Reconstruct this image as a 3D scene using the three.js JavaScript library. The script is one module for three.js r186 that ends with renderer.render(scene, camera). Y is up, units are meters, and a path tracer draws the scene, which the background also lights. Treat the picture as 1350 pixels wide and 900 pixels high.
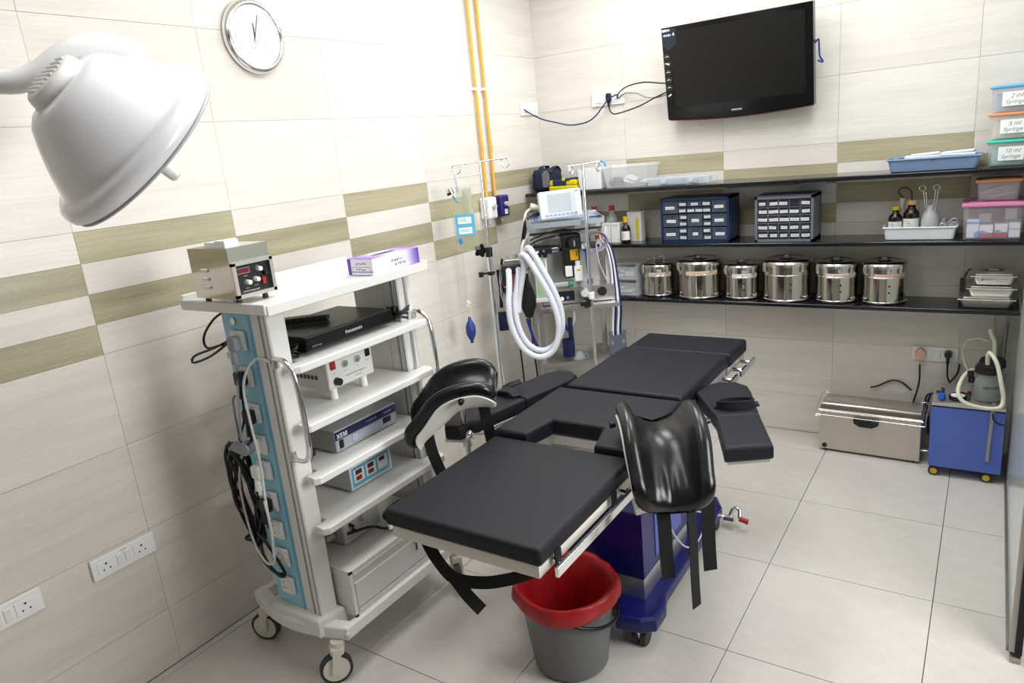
import * as THREE from 'three';
import { RoundedBoxGeometry } from 'three/addons/geometries/RoundedBoxGeometry.js';
import { mergeGeometries } from 'three/addons/utils/BufferGeometryUtils.js';
import { RectAreaLightUniformsLib } from 'three/addons/lights/RectAreaLightUniformsLib.js';

// ---------------------------------------------------------------- camera, light, exposure
const scene = new THREE.Scene();
scene.background = new THREE.Color(0x000000);
const camera = new THREE.PerspectiveCamera(51.38, 1.5, 0.05, 40);
camera.position.set(2.4905, 1.775, 4.1509);
camera.rotation.set(-0.2635, 0.6057, -0.0978, 'YXZ');
const renderer = new THREE.WebGLRenderer();
renderer.toneMapping = THREE.LinearToneMapping;
renderer.toneMappingExposure = 1.12;
renderer.shadowMap.enabled = true;
RectAreaLightUniformsLib.init();
const CEIL = 2.95;
const PANELS = [[0.9, 0.95, 0.6, 1.2, 8.2], [1.1, 2.7, 0.6, 1.2, 5.4], [2.05, 1.0, 0.6, 1.2, 6.8]];   // ceiling panel lights: x, z, width, length, radiance
const ADDED_KEY = { p: [3.3, 1.75, 2.25], to: [0.2, 1.3, 1.7], w: 0.9, h: 1.2, i: 10 };                  // soft light added out of view, standing in for light through the doorway

// ---------------------------------------------------------------- helpers
let seed = 7;
const rnd = () => { seed = (seed * 16807) % 2147483647; return seed / 2147483647; };
const V = (x, y, z) => new THREE.Vector3(x, y, z);
const used = {};
function numbered(name) { const k = used[name] = (used[name] ?? -1) + 1; return k ? name + '_' + String(k).padStart(3, '0') : name; }
function std(color, roughness = 0.5, metalness = 0, extra = {}) { return new THREE.MeshStandardMaterial({ color, roughness, metalness, ...extra }); }
function phys(color, roughness, extra = {}) { return new THREE.MeshPhysicalMaterial({ color, roughness, ...extra }); }
function prep(g) {
  const q = g.index ? g.toNonIndexed() : g;
  for (const k of Object.keys(q.attributes)) if (!['position', 'normal', 'uv'].includes(k)) q.deleteAttribute(k);
  if (!q.attributes.uv) q.setAttribute('uv', new THREE.Float32BufferAttribute(new Float32Array(q.attributes.position.count * 2), 2));
  return q;
}
function mg(...gs) { return mergeGeometries(gs.flat().map(prep), false); }
function mv(g, x = 0, y = 0, z = 0, rx = 0, ry = 0, rz = 0) {
  if (rx) g.rotateX(rx); if (ry) g.rotateY(ry); if (rz) g.rotateZ(rz);
  return g.translate(x, y, z);
}
const bx = (w, h, d, x = 0, y = 0, z = 0) => new THREE.BoxGeometry(w, h, d).translate(x, y, z);
const rb = (w, h, d, r, x = 0, y = 0, z = 0, s = 2) => new RoundedBoxGeometry(w, h, d, s, Math.min(r, w / 2.02, h / 2.02, d / 2.02)).translate(x, y, z);
const cy = (r0, r1, h, x = 0, y = 0, z = 0, seg = 24) => new THREE.CylinderGeometry(r1, r0, h, seg).translate(x, y, z);   // r0 at the bottom
const sp = (r, x = 0, y = 0, z = 0) => new THREE.SphereGeometry(r, 20, 14).translate(x, y, z);
const P3 = a => a.map(p => V(...p));
function tube(pts, r, seg = 0, closed = false, rs = 8, tension = 0.5) {
  const c = new THREE.CatmullRomCurve3(P3(pts), closed, 'catmullrom', tension);
  return new THREE.TubeGeometry(c, seg || pts.length * 8, r, rs, closed);
}
function rod(a, b, r, seg = 12) {
  const A = V(...a), B = V(...b), d = B.clone().sub(A), g = new THREE.CylinderGeometry(r, r, d.length(), seg);
  g.applyQuaternion(new THREE.Quaternion().setFromUnitVectors(V(0, 1, 0), d.clone().normalize()));
  return g.translate((A.x + B.x) / 2, (A.y + B.y) / 2, (A.z + B.z) / 2);
}
function bar(a, b, w, t, up = [0, 1, 0]) {                                  // flat bar a -> b, width w across, thickness t along up
  const A = V(...a), B = V(...b), d = B.clone().sub(A), L = d.length(), z = d.normalize(), x = V(...up).cross(z).normalize(), y = z.clone().cross(x);
  const g = new THREE.BoxGeometry(w, t, L); g.applyMatrix4(new THREE.Matrix4().makeBasis(x, y, z));
  return g.translate((A.x + B.x) / 2, (A.y + B.y) / 2, (A.z + B.z) / 2);
}
const lathe = (pts, seg = 40) => new THREE.LatheGeometry(pts.map(p => new THREE.Vector2(p[0], p[1])), seg);
function poly(pts, holes = []) {
  const s = new THREE.Shape(pts.map(p => new THREE.Vector2(p[0], p[1])));
  for (const h of holes) s.holes.push(new THREE.Path(h.map(p => new THREE.Vector2(p[0], p[1]))));
  return s;
}
function slab(pts, y0, y1, bevel = 0, holes = []) {                          // plan outline in (x, z), from y0 up to y1
  const s = poly(pts.map(p => [p[0], -p[1]]), holes.map(h => h.map(p => [p[0], -p[1]])));
  const g = new THREE.ExtrudeGeometry(s, { depth: y1 - y0 - 2 * bevel, bevelEnabled: bevel > 0, bevelSize: bevel, bevelThickness: bevel, bevelOffset: -bevel, bevelSegments: 3, curveSegments: 10 });
  return g.rotateX(-Math.PI / 2).translate(0, y0 + bevel, 0);
}
function loft(loops, caps = true) {                                          // closed loops of equal length
  const n = loops[0].length, pos = [], idx = [], uv = [];
  loops.forEach((l, i) => l.forEach((p, j) => { pos.push(p.x, p.y, p.z); uv.push(j / n, i / (loops.length - 1)); }));
  for (let i = 0; i + 1 < loops.length; i++) for (let j = 0; j < n; j++) {
    const a = i * n + j, b = i * n + (j + 1) % n, c = a + n, d = b + n; idx.push(a, b, c, b, d, c);
  }
  if (caps) for (const i of [0, loops.length - 1]) {
    const c = loops[i].reduce((s, p) => s.add(p), V(0, 0, 0)).multiplyScalar(1 / n), k = pos.length / 3; pos.push(c.x, c.y, c.z); uv.push(.5, .5);
    for (let j = 0; j < n; j++) { const a = i * n + j, b = i * n + (j + 1) % n; i ? idx.push(a, b, k) : idx.push(b, a, k); }
  }
  const g = new THREE.BufferGeometry();
  g.setAttribute('position', new THREE.Float32BufferAttribute(pos, 3)); g.setAttribute('uv', new THREE.Float32BufferAttribute(uv, 2)); g.setIndex(idx);
  g.computeVertexNormals(); return g;
}
function ribbon(pts, w, t, side) {                                           // webbing strap: swept rectangle, side = width direction
  const c = new THREE.CatmullRomCurve3(P3(pts)), n = pts.length * 6, loops = [], S = V(...side).normalize();
  for (let i = 0; i <= n; i++) {
    const p = c.getPoint(i / n), d = c.getTangent(i / n), s = S.clone().addScaledVector(d, -S.dot(d)).normalize(), u = d.clone().cross(s);
    loops.push([[-1, -1], [1, -1], [1, 1], [-1, 1]].map(([a, b]) => p.clone().addScaledVector(s, a * w / 2).addScaledVector(u, b * t / 2)));
  }
  const g = loft(loops).toNonIndexed(); g.computeVertexNormals(); return g;
}
function mesh(name, geo, mat, parent) {
  const g = Array.isArray(geo) ? mg(geo) : geo, m = new THREE.Mesh(g, mat);
  m.name = parent ? name : numbered(name); m.castShadow = m.receiveShadow = true; (parent ?? scene).add(m); return m;
}
function many(name, geos, mat, parent) { let m; for (const g of geos.flat()) m = mesh(name, g, mat, parent); return m; }     // alike pieces, each a part of its own
function tag(o, label, category, group) { o.userData.label = label; o.userData.category = category; if (group) o.userData.group = group; return o; }
function thing(name, label, category, p = [0, 0, 0], turn = 0, group) {
  const o = new THREE.Group(); o.name = numbered(name); o.position.set(...p); o.rotation.y = turn; scene.add(o); return tag(o, label, category, group);
}
function one(name, geo, mat, label, category, group) { return tag(mesh(name, geo, mat), label, category, group); }
function rebase(o, x, y, z) { o.position.set(x, y, z); for (const c of o.children) c.position.sub(o.position); return o; }   // parts were laid out in room coordinates
function lab(o, label) { o.userData.label = label; return o; }
// noise textures
function hash(x, y, s) { let h = (x * 374761393 + y * 668265263 + s * 1442695041) | 0; h = Math.imul(h ^ (h >>> 13), 1274126177); return ((h ^ (h >>> 16)) >>> 0) / 4294967296; }
function vn(x, y, px, py, s) {
  const X = Math.floor(x), Y = Math.floor(y), f = x - X, g = y - Y, u = f * f * (3 - 2 * f), v = g * g * (3 - 2 * g), m = (a, n) => ((a % n) + n) % n;
  const q = (i, j) => hash(m(X + i, px), m(Y + j, py), s);
  return (q(0, 0) * (1 - u) + q(1, 0) * u) * (1 - v) + (q(0, 1) * (1 - u) + q(1, 1) * u) * v;
}
function tex(w, h, fn, srgb = true) {
  const d = new Uint8Array(w * h * 4);
  for (let y = 0; y < h; y++) for (let x = 0; x < w; x++) {
    const c = fn(x / w, y / h), i = (y * w + x) * 4;
    for (let k = 0; k < 3; k++) d[i + k] = Math.max(0, Math.min(255, Array.isArray(c) ? c[k] : c)); d[i + 3] = 255;
  }
  const t = new THREE.DataTexture(d, w, h); t.wrapS = t.wrapT = THREE.RepeatWrapping; t.magFilter = THREE.LinearFilter; t.minFilter = THREE.LinearMipmapLinearFilter; t.generateMipmaps = true;
  if (srgb) t.colorSpace = THREE.SRGBColorSpace; t.needsUpdate = true; return t;
}
function stoneTex(rgb, s, amp) {                                              // travertine: long streaks, fine grain, pits
  return tex(768, 384, (u, v) => {
    const w = v + 0.035 * vn(u * 3, v * 2, 3, 2, s + 9);
    let k = (vn(u * 3, w * 46, 3, 46, s) - .5) * .8 + (vn(u * 6, w * 110, 6, 110, s + 1) - .5) * .7 + (vn(u * 2, w * 9, 2, 9, s + 2) - .5) * 1.2;
    k += (vn(u * 90, v * 90, 90, 90, s + 3) - .5) * .5;
    const pit = vn(u * 150, v * 190, 150, 190, s + 4); if (pit > .9) k -= (pit - .9) * 9 * vn(u * 5, v * 20, 5, 20, s + 5);
    return rgb.map(c => c + k * amp * c / 200);
  });
}
// print: a canvas picture on a thin flat sheet
function print(w, h, draw, px = 256) {
  const c = document.createElement('canvas'); c.width = px; c.height = Math.max(16, Math.round(px * h / w));
  const g = c.getContext('2d'); draw(g, c.width, c.height);
  const t = new THREE.CanvasTexture(c); t.colorSpace = THREE.SRGBColorSpace; t.magFilter = THREE.LinearFilter; return t;
}
function fillBg(g, W, H, bg) { g.fillStyle = bg; g.fillRect(0, 0, W, H); }
function txt(g, s, x, y, size, color = '#222', font = 'sans-serif', style = '', align = 'center') { g.fillStyle = color; g.font = `${style} ${size}px ${font}`; g.textAlign = align; g.textBaseline = 'middle'; g.fillText(s, x, y); }
// tiny lettering too small to read in the photograph: a row of short strokes
function scrib(g, x, y, w, size, color = '#444') { g.fillStyle = color; let p = x - w / 2; for (let k = 0; p < x + w / 2; k++) { const q = size * (.25 + .35 * hash(k, Math.round(x + y), 5)); g.fillRect(p, y - size / 2 + size * .3 * hash(k, 3, Math.round(x)), q * .8, size * (.35 + .4 * hash(k, 9, Math.round(y)))); p += q + size * .18; } }
// a sheet of print facing +z (thin box), before moving
const sheet = (w, h, t = 0.0006) => new THREE.BoxGeometry(w, h, t);
function sticker(name, w, h, draw, parent, p, r = [0, 0, 0], px = 256, rough = .6) {
  const m = mesh(name, sheet(w, h), std(0xffffff, rough, 0, { map: print(w, h, draw, px) }), parent);
  m.position.set(...p); m.rotation.set(r[0], r[1], r[2], 'YXZ'); return m;
}

// ---------------------------------------------------------------- shared materials
const leatherBump = tex(256, 256, (u, v) => 128 + 120 * (vn(u * 64, v * 64, 64, 64, 3) * .6 + vn(u * 120, v * 120, 120, 120, 4) * .4 - .5), false);
leatherBump.repeat.set(6, 6);
const M = {
  white: std(0xe9e9e6, .42), whiteGloss: std(0xeeeeec, .22), whitePlastic: std(0xf0f0ee, .35), cream: std(0xd9d5c8, .5), grey: std(0x8c9096, .5), darkGrey: std(0x3c3e42, .5), lightGrey: std(0xc4c5c6, .45),
  black: std(0x0b0b0c, .38), blackMatte: std(0x101012, .75), blackGloss: std(0x060607, .12), rubber: std(0x35363a, .7), strap: std(0x0d0d0e, .85),
  chrome: std(0xf0f0f0, .15, 1), steel: std(0xd6d3cf, .26, .9), steelBrushed: std(0xc6c3be, .38, .8), steelMatte: std(0xa9a7a3, .45, 1), alu: std(0xcfcfcd, .35, .9),
  leather: phys(0x0e0d17, .55, { specularIntensity: .7, bumpMap: leatherBump, bumpScale: .0004 }), leatherGloss: std(0x0c0c10, .27, 0, { bumpMap: leatherBump, bumpScale: .0002 }),
  navy: std(0x0d1140, .42), navyFabric: std(0x151c38, .85), blueBox: std(0x5069ba, .45), skyBlue: std(0x98cee2, .45), red: std(0xa3171b, .4), yellow: std(0xd8c51a, .45),
  glass: phys(0xffffff, .03, { transmission: 1, ior: 1.45, thickness: 0 }), clear: std(0xf4f6f8, .12, 0, { transparent: true, opacity: .22 }),
  frostBox: std(0xf2f4f6, .3, 0, { transparent: true, opacity: .26 }),
  granite: std(0x15161a, .14), screenOff: std(0x0b0a09, .3),
};

// ---------------------------------------------------------------- room
const W6 = 0.6, BT = 1.648, HB = 0.104, HT = 0.334;                           // tile width, top of the band zone, band height, tile height
const beige = [[223, 217, 208], [220, 214, 205], [225, 220, 211]].map((c, i) => std(0xffffff, .3, 0, { map: stoneTex(c, 11 + i * 10, 7) }));
const olive = [[172, 164, 136], [167, 160, 132]].map((c, i) => std(0xffffff, .34, 0, { map: stoneTex(c, 61 + i * 10, 17) }));
const floorMat = [[206, 201, 194], [204, 199, 192]].map((c, i) => std(0xffffff, .27, 0, { map: tex(512, 512, (u, v) => { const k = (vn(u * 9, v * 9, 9, 9, 91 + i) - .5) * 5 + (vn(u * 60, v * 60, 60, 60, 95 + i) - .5) * 5; return c.map(q => q + k); }) }));
const grout = std(0xc6beb3, .8), groutFloor = std(0x6e6a64, .8), plaster = std(0xb4b3b1, .8);
const GAP = 0.0012;
const geoCache = {};
function tileGeo(w, h, v, gap = GAP) {                                                   // tile slab facing +z; the streaks keep their real size
  const k = w.toFixed(3) + h.toFixed(3) + v + gap; if (geoCache[k]) return geoCache[k];
  const g = new THREE.BoxGeometry(w - gap, h - gap, .008), uv = g.attributes.uv;
  for (let i = 0; i < uv.count; i++) uv.setXY(i, uv.getX(i) * w / .6 + v * .37, uv.getY(i) * h / .334 + v * .29);
  return geoCache[k] = g;
}
function tileWall(name, cols, u0, dir, evenFirst) {                           // local frame: x along the wall, z out of it
  const L = cols * W6, wall = mesh(name, bx(L + .1, CEIL, .1, u0 + dir * (L / 2), CEIL / 2, -.056), grout, undefined);
  wall.userData.kind = 'structure';
  const rows = []; let y = BT - 4 * HB - 3 * HT; rows.push([0, y, 0]);
  for (let i = 0; i < 3; i++) { rows.push([y, y + HT, 0]); y += HT; }
  for (let b = 3; b >= 0; b--) { rows.push([y, y + HB, b + 1]); y += HB; }
  while (y < CEIL - .01) { const t = Math.min(CEIL, y + HT); rows.push([y, t, 0]); y = t; }
  for (let c = 0; c < cols; c++) for (const [a, b, band] of rows) {
    const isOlive = band && ((band - 1) % 2 === 0) === ((c % 2 === 0) === evenFirst);
    const m = mesh('tile', tileGeo(W6, b - a, Math.floor(rnd() * 6)), isOlive ? olive[Math.floor(rnd() * 2)] : beige[Math.floor(rnd() * 3)], wall);
    m.position.set(u0 + dir * (c + .5) * W6, (a + b) / 2, -.0035 + rnd() * .0005 - .0005);
  }
  return wall;
}
const wallLeft = tileWall('wall_left', 10, 0, -1, true); wallLeft.rotation.y = Math.PI / 2;
const wallBack = tileWall('wall_back', 10, 0, 1, false);
const RX = 6.0, RZ = 6.0;
const wr = mesh('wall_right', bx(.1, CEIL, RZ, RX + .05, CEIL / 2, RZ / 2), plaster); wr.userData.kind = 'structure';
const wf = mesh('wall_front', bx(RX + .2, CEIL, .1, RX / 2, CEIL / 2, RZ + .05), plaster); wf.userData.kind = 'structure';
const ceiling = mesh('ceiling', bx(RX + .2, .1, RZ + .2, RX / 2, CEIL + .05, RZ / 2), std(0xf2f1ee, .8)); ceiling.userData.kind = 'structure';
const floor = mesh('floor', bx(RX + .2, .1, RZ + .2, RX / 2, -.0575, RZ / 2), groutFloor); floor.userData.kind = 'structure';
{
  const F = .592, fx = 1.8154 - 4 * F, fz = .8521 - 2 * F;
  for (let i = 0; i < 14; i++) for (let j = 0; j < 14; j++) {
    const x0 = Math.max(0.003, fx + i * F), x1 = Math.min(RX, fx + (i + 1) * F), z0 = Math.max(0.003, fz + j * F), z1 = Math.min(RZ, fz + (j + 1) * F);
    if (x1 - x0 < .03 || z1 - z0 < .03) continue;
    const m = mesh('tile', tileGeo(x1 - x0, z1 - z0, Math.floor(rnd() * 5), .003), floorMat[Math.floor(rnd() * 2)], floor);
    m.rotation.x = -Math.PI / 2; m.position.set((x0 + x1) / 2, -.004, (z0 + z1) / 2);
  }
}
// lights
for (const [k, [x, z, w, l, i]] of PANELS.entries()) {
  const t = thing('ceiling_light', 'flat white ceiling panel light above the ' + ['anaesthesia machine', 'equipment trolley and table', 'steel sterilizer'][k], 'light', [x, CEIL, z], 0, 'ceiling panel lights');
  mesh('frame', [bx(w + .04, .03, .02, 0, -.015, l / 2 + .01), bx(w + .04, .03, .02, 0, -.015, -l / 2 - .01), bx(.02, .03, l, w / 2 + .01, -.015, 0), bx(.02, .03, l, -w / 2 - .01, -.015, 0)], M.white, t);
  mesh('diffuser', bx(w, .01, l, 0, -.006, 0), std(0xffffff, .6, 0, { emissive: 0xfffdf8, emissiveIntensity: 2 }), t);
  const r = new THREE.RectAreaLight(0xf9fbff, i, w, l); r.position.set(x, CEIL - .035, z); r.lookAt(x, 0, z); scene.add(r);
}
{
  const p = V(...ADDED_KEY.p), to = V(...ADDED_KEY.to);
  const t = thing('added_softbox', 'square black light box with white front on a stand, added unseen for light from the doorway', 'added_softbox', [p.x, 0, p.z]);
  const head = mesh('hood', mg(bx(ADDED_KEY.w + .03, ADDED_KEY.h + .03, .012, 0, 0, -.035), cy(.33, .1, .25, 0, 0, 0, 4).rotateY(Math.PI / 4).rotateX(-Math.PI / 2).translate(0, 0, -.17)), M.blackMatte, t);
  head.position.set(0, p.y, 0); head.lookAt(to.clone());
  const d = mesh('diffuser', bx(ADDED_KEY.w, ADDED_KEY.h, .008, 0, 0, -.015), std(0xffffff, .7, 0, { emissive: 0xffffff, emissiveIntensity: 2 }), t); d.position.copy(head.position); d.lookAt(to.clone());
  mesh('stand', mg(rod([0, 0, 0], [0, p.y, 0], .015), rod([0, .35, 0], [.3, .01, .1], .01), rod([0, .35, 0], [-.2, .01, .25], .01), rod([0, .35, 0], [0, .01, -.3], .01)), M.black, t);
  const dir = to.clone().sub(p).normalize();
  const r = new THREE.RectAreaLight(0xffffff, ADDED_KEY.i, ADDED_KEY.w, ADDED_KEY.h); r.position.copy(p).addScaledVector(dir, .01); r.lookAt(to); scene.add(r);
}
// frosted glass partition on the right
{
  const g = mesh('wall_glass', bx(.012, 2.5, 1.62, 2.646, 1.27, .82), phys(0xe3ebe8, .16, { transmission: .3, ior: 1.5, thickness: 0 })); g.userData.kind = 'structure';
  mesh('channel', mg(bx(.03, .028, 1.62, 2.646, .014, .82), bx(.03, .028, 1.62, 2.646, 2.53, .82)), M.steelMatte, g);
  const d = mesh('door_1', mg(bx(.035, 2.3, .03, 2.655, 1.15 + .03, 1.66), bx(.03, .02, .05, 2.655, .012, 1.665)), M.steelMatte); d.userData.kind = 'structure';
  mesh('seal', bx(.02, 2.3, .012, 2.662, 1.18, 1.681), M.blackMatte, d);
}
// granite shelves on the back wall
for (const [y, l, x0] of [[1.492, 'black polished granite shelf under the television, uppermost of three', .012], [1.166, 'black polished granite shelf carrying the two small-drawer cabinets', .012], [.84, 'black polished granite shelf carrying the row of steel drums', .012]]) {
  one('wall_shelf', mg(rb(2.64 - x0 - .006, .022, .265, .006, (2.634 + x0) / 2, y - .011, .134)), M.granite, l, 'shelf', 'granite shelves on the back wall');
}

// ---------------------------------------------------------------- operating table
function padGeo(x0, x1, z0, z1, y0, y1, r = .014) {
  return rb(x1 - x0, y1 - y0, z1 - z0, r, (x0 + x1) / 2, (y0 + y1) / 2, (z0 + z1) / 2, 4);
}
// curved leg trough: local x runs from the knee end to the calf end, y is the open side
function trough(L, R, t, phi, drop, cut = 0, lift = 0) {
  const loops = [], N = 44, K = 34, sm = (a, b, x) => { const k = Math.min(1, Math.max(0, (x - a) / (b - a))); return k * k * (3 - 2 * k); };
  for (let i = 0; i <= N; i++) {
    const s = i / N, e = Math.min(s, 1 - s) * L, th = t * Math.max(.12, Math.sqrt(Math.max(0, 1 - (1 - Math.min(1, e / (t * .6))) ** 2)));
    const kn = Math.max(0, 1 - s / .45), ca = Math.max(0, (s - .8) / .2), px = L * s, py = -drop * kn * kn - .022 * ca * ca;
    const a = Math.atan(kn * drop * 2 / (L * .45) - ca * .2);                       // slope of the path
    const ph = phi * (1 - .14 * sm(.35, .85, s)) * Math.sqrt(1 - .7 * Math.max(0, (s - .8) / .2) ** 2 - .45 * Math.max(0, 1 - s / .16) ** 2) - cut, nx = -Math.sin(a), ny = Math.cos(a), loop = [];
    const put = (rad, f) => { const up = R - rad * Math.cos(f) + lift; loop.push(V(px + nx * up, py + ny * up, rad * Math.sin(f))); };
    for (let k = 0; k <= K; k++) put(R + th / 2, -ph + 2 * ph * k / K);
    for (let k = 1; k < 6; k++) { const b = Math.PI * k / 6; put(R + th / 2 * Math.cos(b), ph + (th / 2 / R) * Math.sin(b)); }
    for (let k = K; k >= 0; k--) { const f = -ph + 2 * ph * k / K; put(R - th / 2 + (t > .02 ? .0045 * sm(.45, .8, s) * (1 - sm(.86, 1, s)) * Math.cos(f * 10) * Math.exp(-((f / .55) ** 2)) : 0), f); }
    for (let k = 1; k < 6; k++) { const b = Math.PI * k / 6; put(R - th / 2 * Math.cos(b), -ph - (th / 2 / R) * Math.sin(b)); }
    loops.push(loop);
  }
  return loft(loops);
}
const BLUE = std(0x0b1157, .3);
{
  const T = thing('operating_table', 'black padded operating table with dark blue base, leg troughs and arm boards', 'table');
  const base = mesh('base', slab([[1.06, 2.2], [1.16, 2.2], [1.2, 2.06], [1.42, 2.06], [1.47, 2.2], [1.56, 2.185], [1.605, 2.15], [1.605, 2.06], [1.578, 1.98], [1.566, 1.28], [1.52, 1.2], [1.15, 1.2], [1.11, 1.26], [1.11, 2.0], [1.03, 2.06], [1.03, 2.17]], .075, .135, .016), BLUE, T);
  lab(base, 'dark blue base plate');
  const col = mesh('column_cover', slab([[1.11, 2.07], [1.53, 2.07], [1.53, 1.62], [1.11, 1.62]], .215, .49, .012), BLUE, T);
  mesh('cover_top', loft([[[1.11, 2.07], [1.53, 2.07], [1.53, 1.62], [1.11, 1.62]].map(p => V(p[0], .485, p[1])), [[1.2, 1.98], [1.47, 1.98], [1.47, 1.68], [1.2, 1.68]].map(p => V(p[0], .56, p[1]))]).toNonIndexed(), BLUE, col).geometry.computeVertexNormals();
  mesh('skirt', bx(.412, .085, .442, 1.32, .175, 1.845), M.steel, T);
  mesh('column', bx(.2, .2, .24, 1.33, .64, 1.83), M.steelBrushed, T);
  lab(mesh('side_hatch', bx(.004, .2, .26, 1.531, .36, 1.83), std(0x4a56a8, .35), T), 'paler blue side hatch');
  mesh('socket_plate', mg(cy(.014, .014, .008, 0, 0, 0).rotateZ(Math.PI / 2).translate(1.536, .44, 1.78), bx(.012, .03, .02, 1.538, .4, 1.86)), M.lightGrey, T);
  lab(mesh('lead', tube([[1.54, .4, 1.86], [1.55, .32, 1.85], [1.56, .24, 1.8], [1.57, .17, 1.72], [1.575, .15, 1.6], [1.56, .2, 1.5], [1.545, .3, 1.66]], .0035, 60), M.lightGrey, T), 'thin grey lead');
  for (const [x, z] of [[1.52, 2.13], [1.1, 2.13], [1.5, 1.27], [1.15, 1.27]]) {
    const c = mesh('caster', mg(cy(.032, .032, .022, 0, 0, 0, 20).rotateZ(Math.PI / 2).translate(x, .0325, z), cy(.032, .032, .022, 0, 0, 0, 20).rotateZ(Math.PI / 2).translate(x + .03, .0325, z)), M.rubber, T);
    mesh('fork', mg(bx(.012, .04, .05, x + .015, .055, z), bx(.04, .006, .05, x + .015, .074, z)), M.chrome, c);
  }
  const br = mesh('brake_pedal', mg(rod([1.5, .07, 1.25], [1.585, .045, 1.235], .012), cy(.02, .02, .045, 0, 0, 0).rotateZ(Math.PI / 2).translate(1.585, .045, 1.235), tube([[1.585, .06, 1.23], [1.6, .095, 1.215], [1.625, .09, 1.215], [1.63, .06, 1.235]], .009)), M.chrome, T);
  lab(mesh('pedal_grip', rod([1.63, .06, 1.238], [1.67, .05, 1.235], .012), M.red, br), 'red grip');
  // pads
  mesh('leg_pad', padGeo(1.07, 1.605, 2.262, 2.845, .748, .802), M.leather, T);
  const seatShape = slab([[1.068, 2.262], [1.068, 1.79], [1.585, 1.79], [1.605, 2.262], [1.465, 2.262], [1.425, 2.115], [1.225, 2.115], [1.2, 2.262]], .765, .825, .013);
  mesh('seat_pad', seatShape, M.leather, T);
  mesh('back_pad', padGeo(1.09, 1.582, 1.205, 1.775, .768, .832), M.leather, T);
  mesh('head_pad', padGeo(1.1, 1.588, .94, 1.2, .765, .828), M.leather, T);
  // frame below the pads
  lab(mesh('leg_frame', mg(slab([[1.085, 2.83], [1.59, 2.83], [1.59, 2.28], [1.085, 2.28]], .705, .746, .006)), std(0xddd9cf, .4), T), 'cream lacquered frame');
  mesh('seat_frame', slab([[1.1, 2.26], [1.1, 1.79], [1.585, 1.79], [1.585, 2.26], [1.47, 2.26], [1.44, 2.1], [1.21, 2.1], [1.19, 2.26]], .72, .763, .006), M.alu, T);
  mesh('back_frame', slab([[1.11, 1.775], [1.11, 1.21], [1.57, 1.21], [1.57, 1.775]], .725, .766, .006), M.alu, T);
  mesh('head_frame', slab([[1.115, 1.2], [1.115, .95], [1.575, .95], [1.575, 1.2]], .725, .763, .006), M.alu, T);
  for (const s of [-1, 1]) {
    const X = s > 0 ? 1.63 : 1.05, xi = s > 0 ? 1.6 : 1.085;
    for (const [z0, z1, y] of [[2.81, 2.3, .725], [2.24, 1.82, .738], [1.76, 1.24, .742], [1.19, .97, .74]]) {
      const r = mesh('side_rail', rb(.011, .028, Math.abs(z1 - z0), .002, X, y, (z0 + z1) / 2), M.chrome, T);
      many('spacer', [...[z0 - .05, z1 + .05].map(z => rod([xi - s * .02, y, z], [X, y, z], .009))], M.chrome, r);
    }
    for (const z of [2.76, 2.42]) mesh('pad_strap', mg(bx(.004, .055, .03, s > 0 ? 1.607 : 1.068, .73, z)), M.strap, T);
  }
  lab(mesh('hanging_strap', mg(ribbon([[1.17, .7, 2.79], [1.21, .655, 2.8], [1.29, .62, 2.82], [1.37, .615, 2.8], [1.47, .65, 2.79], [1.56, .705, 2.8]], .035, .002, [0, .77, -.63]), ribbon([[1.29, .62, 2.82], [1.34, .585, 2.83], [1.39, .555, 2.835]], .035, .002, [-.417, -.506, .727])), M.strap, T), 'loose black webbing strap under the leg section');
  // hand control
  const hc = mesh('hand_control', rb(.075, .02, .13, .006), M.cream, T); hc.position.set(1.548, .585, 2.1); hc.rotation.set(.9, .5, 0);
  sticker('keypad', .062, .1, (g, w, h) => { fillBg(g, w, h, '#b9bab2'); for (let i = 0; i < 2; i++) for (let j = 0; j < 5; j++) { g.fillStyle = '#3d464b'; g.beginPath(); const x = w * (.28 + i * .44), y = h * (.14 + j * .18); g.moveTo(x - 16, y + 12); g.lineTo(x + 16, y + 12); g.lineTo(x, y - 14); g.fill(); } }, hc, [0, .0105, 0], [-Math.PI / 2, 0, 0], 128);
  // leg troughs
  const padG = trough(.335, .114, .046, 1.28, .1), shellG = trough(.327, .142, .008, 1.28, .1, .12, -.028);
  function legRest(c, axis, openUp, who) {
    const A = V(...axis).normalize(), U = V(...openUp); U.addScaledVector(A, -U.dot(A)).normalize(); const B = A.clone().cross(U);
    const g = mesh('leg_trough', shellG, std(0xe4e2da, .4), T); g.quaternion.setFromRotationMatrix(new THREE.Matrix4().makeBasis(A, U, B)); g.position.set(...c); lab(g, who);
    lab(mesh('trough_pad', padG, M.leatherGloss, g), 'shiny black padding');
    many('knob', [cy(.008, .012, .018, 0, 0, 0).rotateX(Math.PI / 2).translate(.05, .02, .15), cy(.008, .012, .018, 0, 0, 0).rotateX(Math.PI / 2).translate(.05, .02, -.15)], M.black, g);
    return g;
  }
  const R = legRest([1.632, .912, 2.13], [.12, -.2, .2], [.2, 1, .2], 'black padded white leg trough beside the blue base');
  const Lf = legRest([.965, .98, 2.2], [-.22, -.22, .12], [-.2, 1, .25], 'black padded white leg trough beside the equipment trolley');
  mesh('support_rod', mg(rod([1.64, .74, 2.08], [1.72, .7, 2.16], .011), rod([1.72, .66, 2.16], [1.72, .82, 2.18], .009)), M.chrome, T);
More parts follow.
